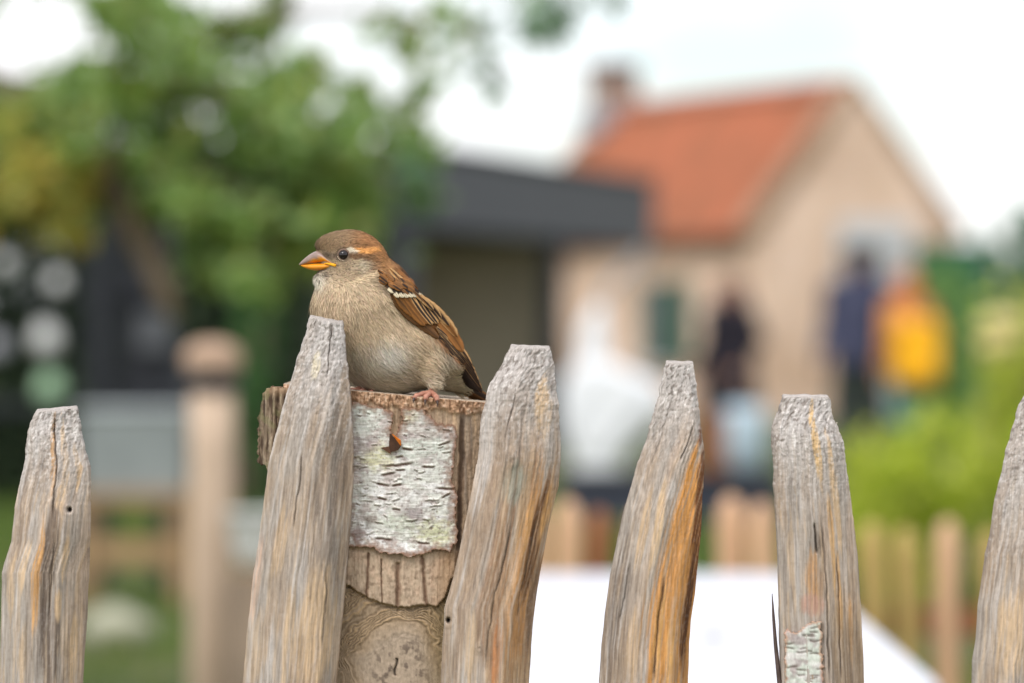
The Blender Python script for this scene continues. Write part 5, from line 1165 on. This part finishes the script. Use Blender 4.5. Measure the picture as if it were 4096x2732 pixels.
def make_wing(sgn):
    dm = depth_map(sgn); wg = empty('wing', (0, 0, 0), parent=bird); k = 0
    r = np.random.default_rng(9 if sgn < 0 else 10)
    def f(b, t, wd, off, *a, **kw):
        nonlocal k; k += 1; off = off+7
        feather(wg, dm, sgn, Z3(*b), Z3(*t), wd, off, *a, seed=k*5, **kw)
    # long flight feathers, undermost first
    f((800, 880), (1130, 1415), 56, 1, KD*.45, KD*.6)
    f((790, 870), (1175, 1440), 46, 3, KD*.5, KD*.7)
    f((780, 870), (1213, 1452), 30, 5, KD*.8, KB*.75, ew=.8, bend=-.015)
    f((790, 860), (1205, 1405), 24, 8, KD, KBU*.8, ew=.78, bend=-.02)
    f((790, 850), (1185, 1350), 22, 10, KD, KBU*.85, ew=.74, bend=-.025)
    f((780, 835), (1160, 1290), 22, 12, KD, KBU*.85, ew=.7, bend=-.03)
    f((770, 815), (1135, 1225), 22, 14, KD, KBU*.9, ew=.66, bend=-.035)
    f((760, 800), (1110, 1165), 24, 16, KD*1.2, KBU*.9, ew=.6, bend=-.04)
    f((750, 780), (1075, 1105), 26, 18, KD*1.5, KBU*.85, ew=.55, bend=-.045)
    # tertials
    f((700, 640), (1018, 1035), 46, 21, KO*.8, KO*1.05, ew=.5, bend=-.05)
    f((660, 560), (960, 880), 42, 24, KO*.75, KBU*.85, ew=.6, bend=-.04)
    f((620, 500), (880, 770), 36, 27, KD*1.6, KBU*.8, ew=.5, bend=-.04)
    f((600, 470), (800, 690), 30, 30, KD*1.2, KBU*.85, ew=.5, bend=-.03)
    # primary coverts / alula
    f((480, 600), (778, 895), 34, 13, KB*.55, KB*.8, ew=.6, bend=.03)
    f((420, 540), (700, 850), 34, 12, KB*.5, KB*.65, ew=.6, bend=.04)
    f((340, 480), (630, 772), 44, 16, KB*.42, KB*.6, ew=.6, bend=.05)
    f((300, 440), (540, 690), 40, 15, KB*.45, KB*.6, ew=.6, bend=.05)
    # greater coverts
    gb = [(330, 450), (390, 450), (440, 455), (490, 458), (535, 460), (575, 462), (610, 465)]
    gt_ = [(560, 690), (640, 770), (672, 752), (712, 762), (742, 748), (768, 748), (790, 720)]
    gc = [(KB*.8, KO*.9), (KO*.75, KO), (KO*.7, KO*1.05), (KD, KBU*.9), (KD*.9, KBU), (KD, KBU*.95), (KD*1.2, KBU*.9)]
    for i in range(7): f(gb[i], gt_[i], 36 if i < 3 else 27, 22+i*1.4, gc[i][0], gc[i][1], ew=.5 if i < 3 else .46, bend=.02, tip=None)
    # median coverts with the white bar
    mb_ = [(235, 300), (285, 320), (330, 335), (375, 345), (415, 352), (455, 360), (495, 372)]
    mt_ = [(330, 440), (378, 488), (425, 486), (470, 486), (514, 482), (556, 478), (598, 484)]
    for i in range(7): f(mb_[i], mt_[i], 27, 33+i, KD*.9, KD*1.4 if i > 1 else KB*.6, tip=KW if i < 5 else KW*.85, tipf=.70 if i > 0 else .6, bend=.02)
    # lesser coverts and scapulars
    for i in range(26):
        u, v = r.random(), r.random()
        bx, by = 150+u*330-v*10, 185+u*130+v*110
        ln = r.uniform(80, 120); dr = np.array([.72, .70-.25*v])*ln
        dk = r.random() < .33
        f((bx, by), (bx+dr[0], by+dr[1]), r.uniform(18, 26), 36+i*.35, (KD if dk else KB)*r.uniform(.85, 1.15), KO*r.uniform(.75, .95), ew=.5)
    for i in range(10):
        u = i/9; bx, by = 280+u*330, 190+u*300; f((bx, by), (bx+110, by+118), 22, 38+i*.3, KD*1.3 if i % 2 else KO*.7, KBU*.75, ew=.45)
    return wg
wing = make_wing(-1); make_wing(1)
tail = empty('tail', (0, 0, 0), parent=bird)
for i in range(6):
    o1 = (i-2.5); tx, ty = 1985-abs(o1)*5+i*2, 1628+o1*7
    feather(tail, None, -1, (1795, 1515+o1*5), (tx, ty), 34, 0, KD*(.9+.12*i), KB*.75 if i < 5 else KBU, ew=.7, seed=500+i, dsh=lambda X, Y, o1=o1: 110+(X-1795)*.5+o1*9)
feather(tail, None, -1, (1770, 1530), (1880, 1618), 12, 0, S(206, 186, 156), S(214, 196, 168), seed=520, dsh=lambda X, Y: 96+(X-1795)*.5)
# ------------------------------------------------------------------ beak, eyes, legs
def mandible(xs, zt, zb, hw, colf, name, nring=26, round_top=True):
    V, C = [], []
    for i, x in enumerate(xs):
        zc, hh = (zt[i]+zb[i])/2, (zb[i]-zt[i])/2
        for k in range(nring):
            a = 2*math.pi*k/nring; ca, sa = math.cos(a), math.sin(a)
            e = .8
            V.append((x, zc-hh*math.copysign(abs(sa)**e, sa), hw[i]*math.copysign(abs(ca)**e, ca))); C.append(colf(x, V[-1][1], (zt[i], zb[i])))
    V = np.array(V); m = len(xs); F = [[(i*nring+k, i*nring+(k+1) % nring, (i+1)*nring+(k+1) % nring, (i+1)*nring+k) for k in range(nring)] for i in range(m-1)]
    F = np.array(F).reshape(-1, 4)
    caps = np.array([list(range(nring))[::-1], [(m-1)*nring+k for k in range(nring)]])
    return link(name, mesh_np(name, B3(*V.T), [F, caps], np.array(C)), M_beak, bird)
M_beak = mat_vcol('beak_horn', 0.38, 0.5, grain=(500, 500, 500), var=.10, bump=.1, bdist=.0002)
HG, YO = S(146, 122, 112), S(232, 150, 22)
xsu = np.array([1197, 1199, 1204, 1213, 1225, 1240, 1256, 1270, 1284, 1298, 1312, 1326, 1338, 1347])
ztu = np.interp(xsu, [1197, 1204, 1216, 1232, 1250, 1266, 1280, 1300, 1320, 1336, 1347], [1057, 1048, 1037, 1023, 1011, 1004, 1002, 1020, 1041, 1053, 1058])
zbu = np.interp(xsu, [1197, 1210, 1240, 1270, 1300, 1320, 1336, 1347], [1061, 1060, 1054, 1051, 1051, 1056, 1061, 1065])
hwu = np.interp(xsu, [1197, 1204, 1225, 1256, 1284, 1300, 1320, 1336, 1347], [3, 8, 22, 40, 54, 62, 74, 81, 84])
def cu(x, z, zz):
    u = (z-zz[0])/max(zz[1]-zz[0], 1); n_ = float(vnoise(x/9, z/9, 4))
    m = float(sst(.50, .80, u+(x-1270)*.005+(n_-.5)*.25)); return HG*(1-m)*(.85+.3*n_)+YO*m
mandible(xsu, ztu, zbu, hwu, cu, 'upper_beak')
xsl = np.array([1203, 1208, 1216, 1228, 1244, 1262, 1280, 1298, 1314, 1326])
ztl = np.interp(xsl, [1203, 1240, 1270, 1300, 1326], [1060, 1056, 1053, 1053, 1056])
zbl = np.interp(xsl, [1203, 1216, 1228, 1250, 1272, 1300, 1326], [1063, 1070, 1075, 1081, 1084, 1082, 1074])
hwl = np.interp(xsl, [1203, 1216, 1244, 1280, 1300, 1326], [3, 11, 29, 50, 62, 72])
mandible(xsl, ztl, zbl, hwl, lambda x, z, zz: lerp(YO, S(206, 128, 52), float(np.clip((z-zz[0])/34, 0, 1))*.8)*(.85+.3*float(vnoise(x/8, z/8, 8))), 'lower_beak')
def front_d(x, y, sgn=-1):
    z = np.arange(-200, 240, 1.0); f = bsdf(np.stack([np.full(z.shape, x), np.full(z.shape, y), z], -1)); h = z[f < 0]
    return h.min() if sgn < 0 else h.max()
for sgn in (-1, 1):
    g_ = MB(); pts = []
    for (x, y) in ((1300, 1055), (1314, 1056), (1328, 1059), (1340, 1062), (1349, 1064)):
        dd = sgn*max(abs(front_d(x, y, sgn))+1, np.interp(x, xsu, hwu)*.97); pts.append(B3(x, y, dd))
    g_.tube(pts, [.0003, .0006, .0008, .0009, .0008], 8).build('gape', mat_plain('yellow_gape', S(240, 168, 24), .5, .1, 400), bird, smooth=True)
    # eye
    de = front_d(1379, 1021.5, sgn); r_ = 20.5*U; c = B3(1379, 1021.5, de-sgn*4)
    bm = bmesh.new(); bmesh.ops.create_uvsphere(bm, u_segments=28, v_segments=18, radius=r_)
    me = bpy.data.meshes.new('eye'); bm.to_mesh(me); bm.free(); me.polygons.foreach_set('use_smooth', [True]*len(me.polygons))
    me_m, _n, _l, _p = nodemat('eye_gloss'); _p.inputs['Base Color'].default_value = (.012, .008, .008, 1); _p.inputs['Roughness'].default_value = .06
    eye = link('eye', me, me_m, bird); eye.location = tuple(c)
    ring = MB(); ring.tube([(22*U*math.cos(a), sgn*5*U, 21*U*math.sin(a)) for a in np.linspace(0, 2*math.pi, 33)], 4.2*U, 8, False)
    ring.build('eye_ring', mat_plain('eye_ring', S(120, 98, 84), .8, .25, 900), eye, smooth=True)
    bd = MB()
    for a in np.linspace(math.radians(200), math.radians(345), 11):
        bd.lathe([(.0001, -2.4*U), (1.9*U, -1.2*U), (2.4*U, 0), (1.9*U, 1.2*U), (.0001, 2.4*U)], (25*U*math.cos(a), sgn*9*U, 24*U*math.sin(a)), 7)
    bd.build('eyelid_beads', mat_plain('eyelid_beads', S(206, 186, 160), .8, .1, 900), eye, smooth=True)
    bm = bmesh.new(); bmesh.ops.create_uvsphere(bm, u_segments=10, v_segments=8, radius=4.2*U); me = bpy.data.meshes.new('nostril'); bm.to_mesh(me); bm.free()
    no = link('nostril', me, mat_plain('nostril', S(80, 40, 26), .8, .2, 900), bird); no.location = tuple(B3(1284, 1014, sgn*33))
M_leg = mat_plain('leg_scales', S(196, 142, 122), .55, .3, 900, c2=S(150, 100, 80), stretch=(.4, .4, 1.6))
def leg(hx, hy, hd, ax_, ay, ad, toes, claws):
    lg = MB(); lg.tube([B3(hx, hy, hd), B3((hx+ax_)/2+2, (hy+ay)/2, (hd+ad)/2), B3(ax_, ay, ad)], [9*U, 10*U, 13*U], 10)
    for t in toes:
        n = len(t); pts = []
        for i in range(n-1):
            for u in (0, .33, .66): pts.append(np.array(t[i])*(1-u)+np.array(t[i+1])*u)
        pts.append(np.array(t[-1])); m = len(pts)
        lg.tube([B3(*q) for q in pts], [U*(12.5-3*i/m+1.2*math.cos(i*2.1)) for i in range(m)], 9)
    o = lg.build('leg', M_leg, bird, smooth=True)
    for t in toes:
        e0, e1 = np.array(t[-1]), np.array(t[-2]); dr = (e0-e1)/np.linalg.norm(e0-e1)
        MB().tube([B3(*e0), B3(*(e0+dr*9+np.array([0, 4, 0]))), B3(*(e0+dr*14+np.array([0, 13, 0])))], [6*U, 4*U, 1*U], 7).build('claw', mat_plain('claw', S(70, 54, 48), .4, .1, 400), o)
leg(1725, 1528, -88, 1727, 1566, -98, [[(1727, 1568, -98), (1716, 1576, -140), (1708, 1582, -180), (1706, 1596, -192)], [(1727, 1568, -98), (1694, 1574, -128), (1670, 1580, -168), (1662, 1590, -186)], [(1727, 1568, -98), (1740, 1578, -138), (1750, 1586, -180), (1753, 1600, -192)], [(1727, 1568, -98), (1738, 1582, -60), (1748, 1588, -25)]], None)
leg(1475, 1515, 40, 1472, 1548, 20, [[(1472, 1550, 20), (1440, 1555, -30), (1412, 1560, -80)], [(1472, 1550, 20), (1456, 1560, -35), (1446, 1566, -85)], [(1472, 1550, 20), (1482, 1562, -30), (1490, 1570, -75)], [(1472, 1550, 20), (1490, 1566, 75), (1500, 1574, 150)]], None)
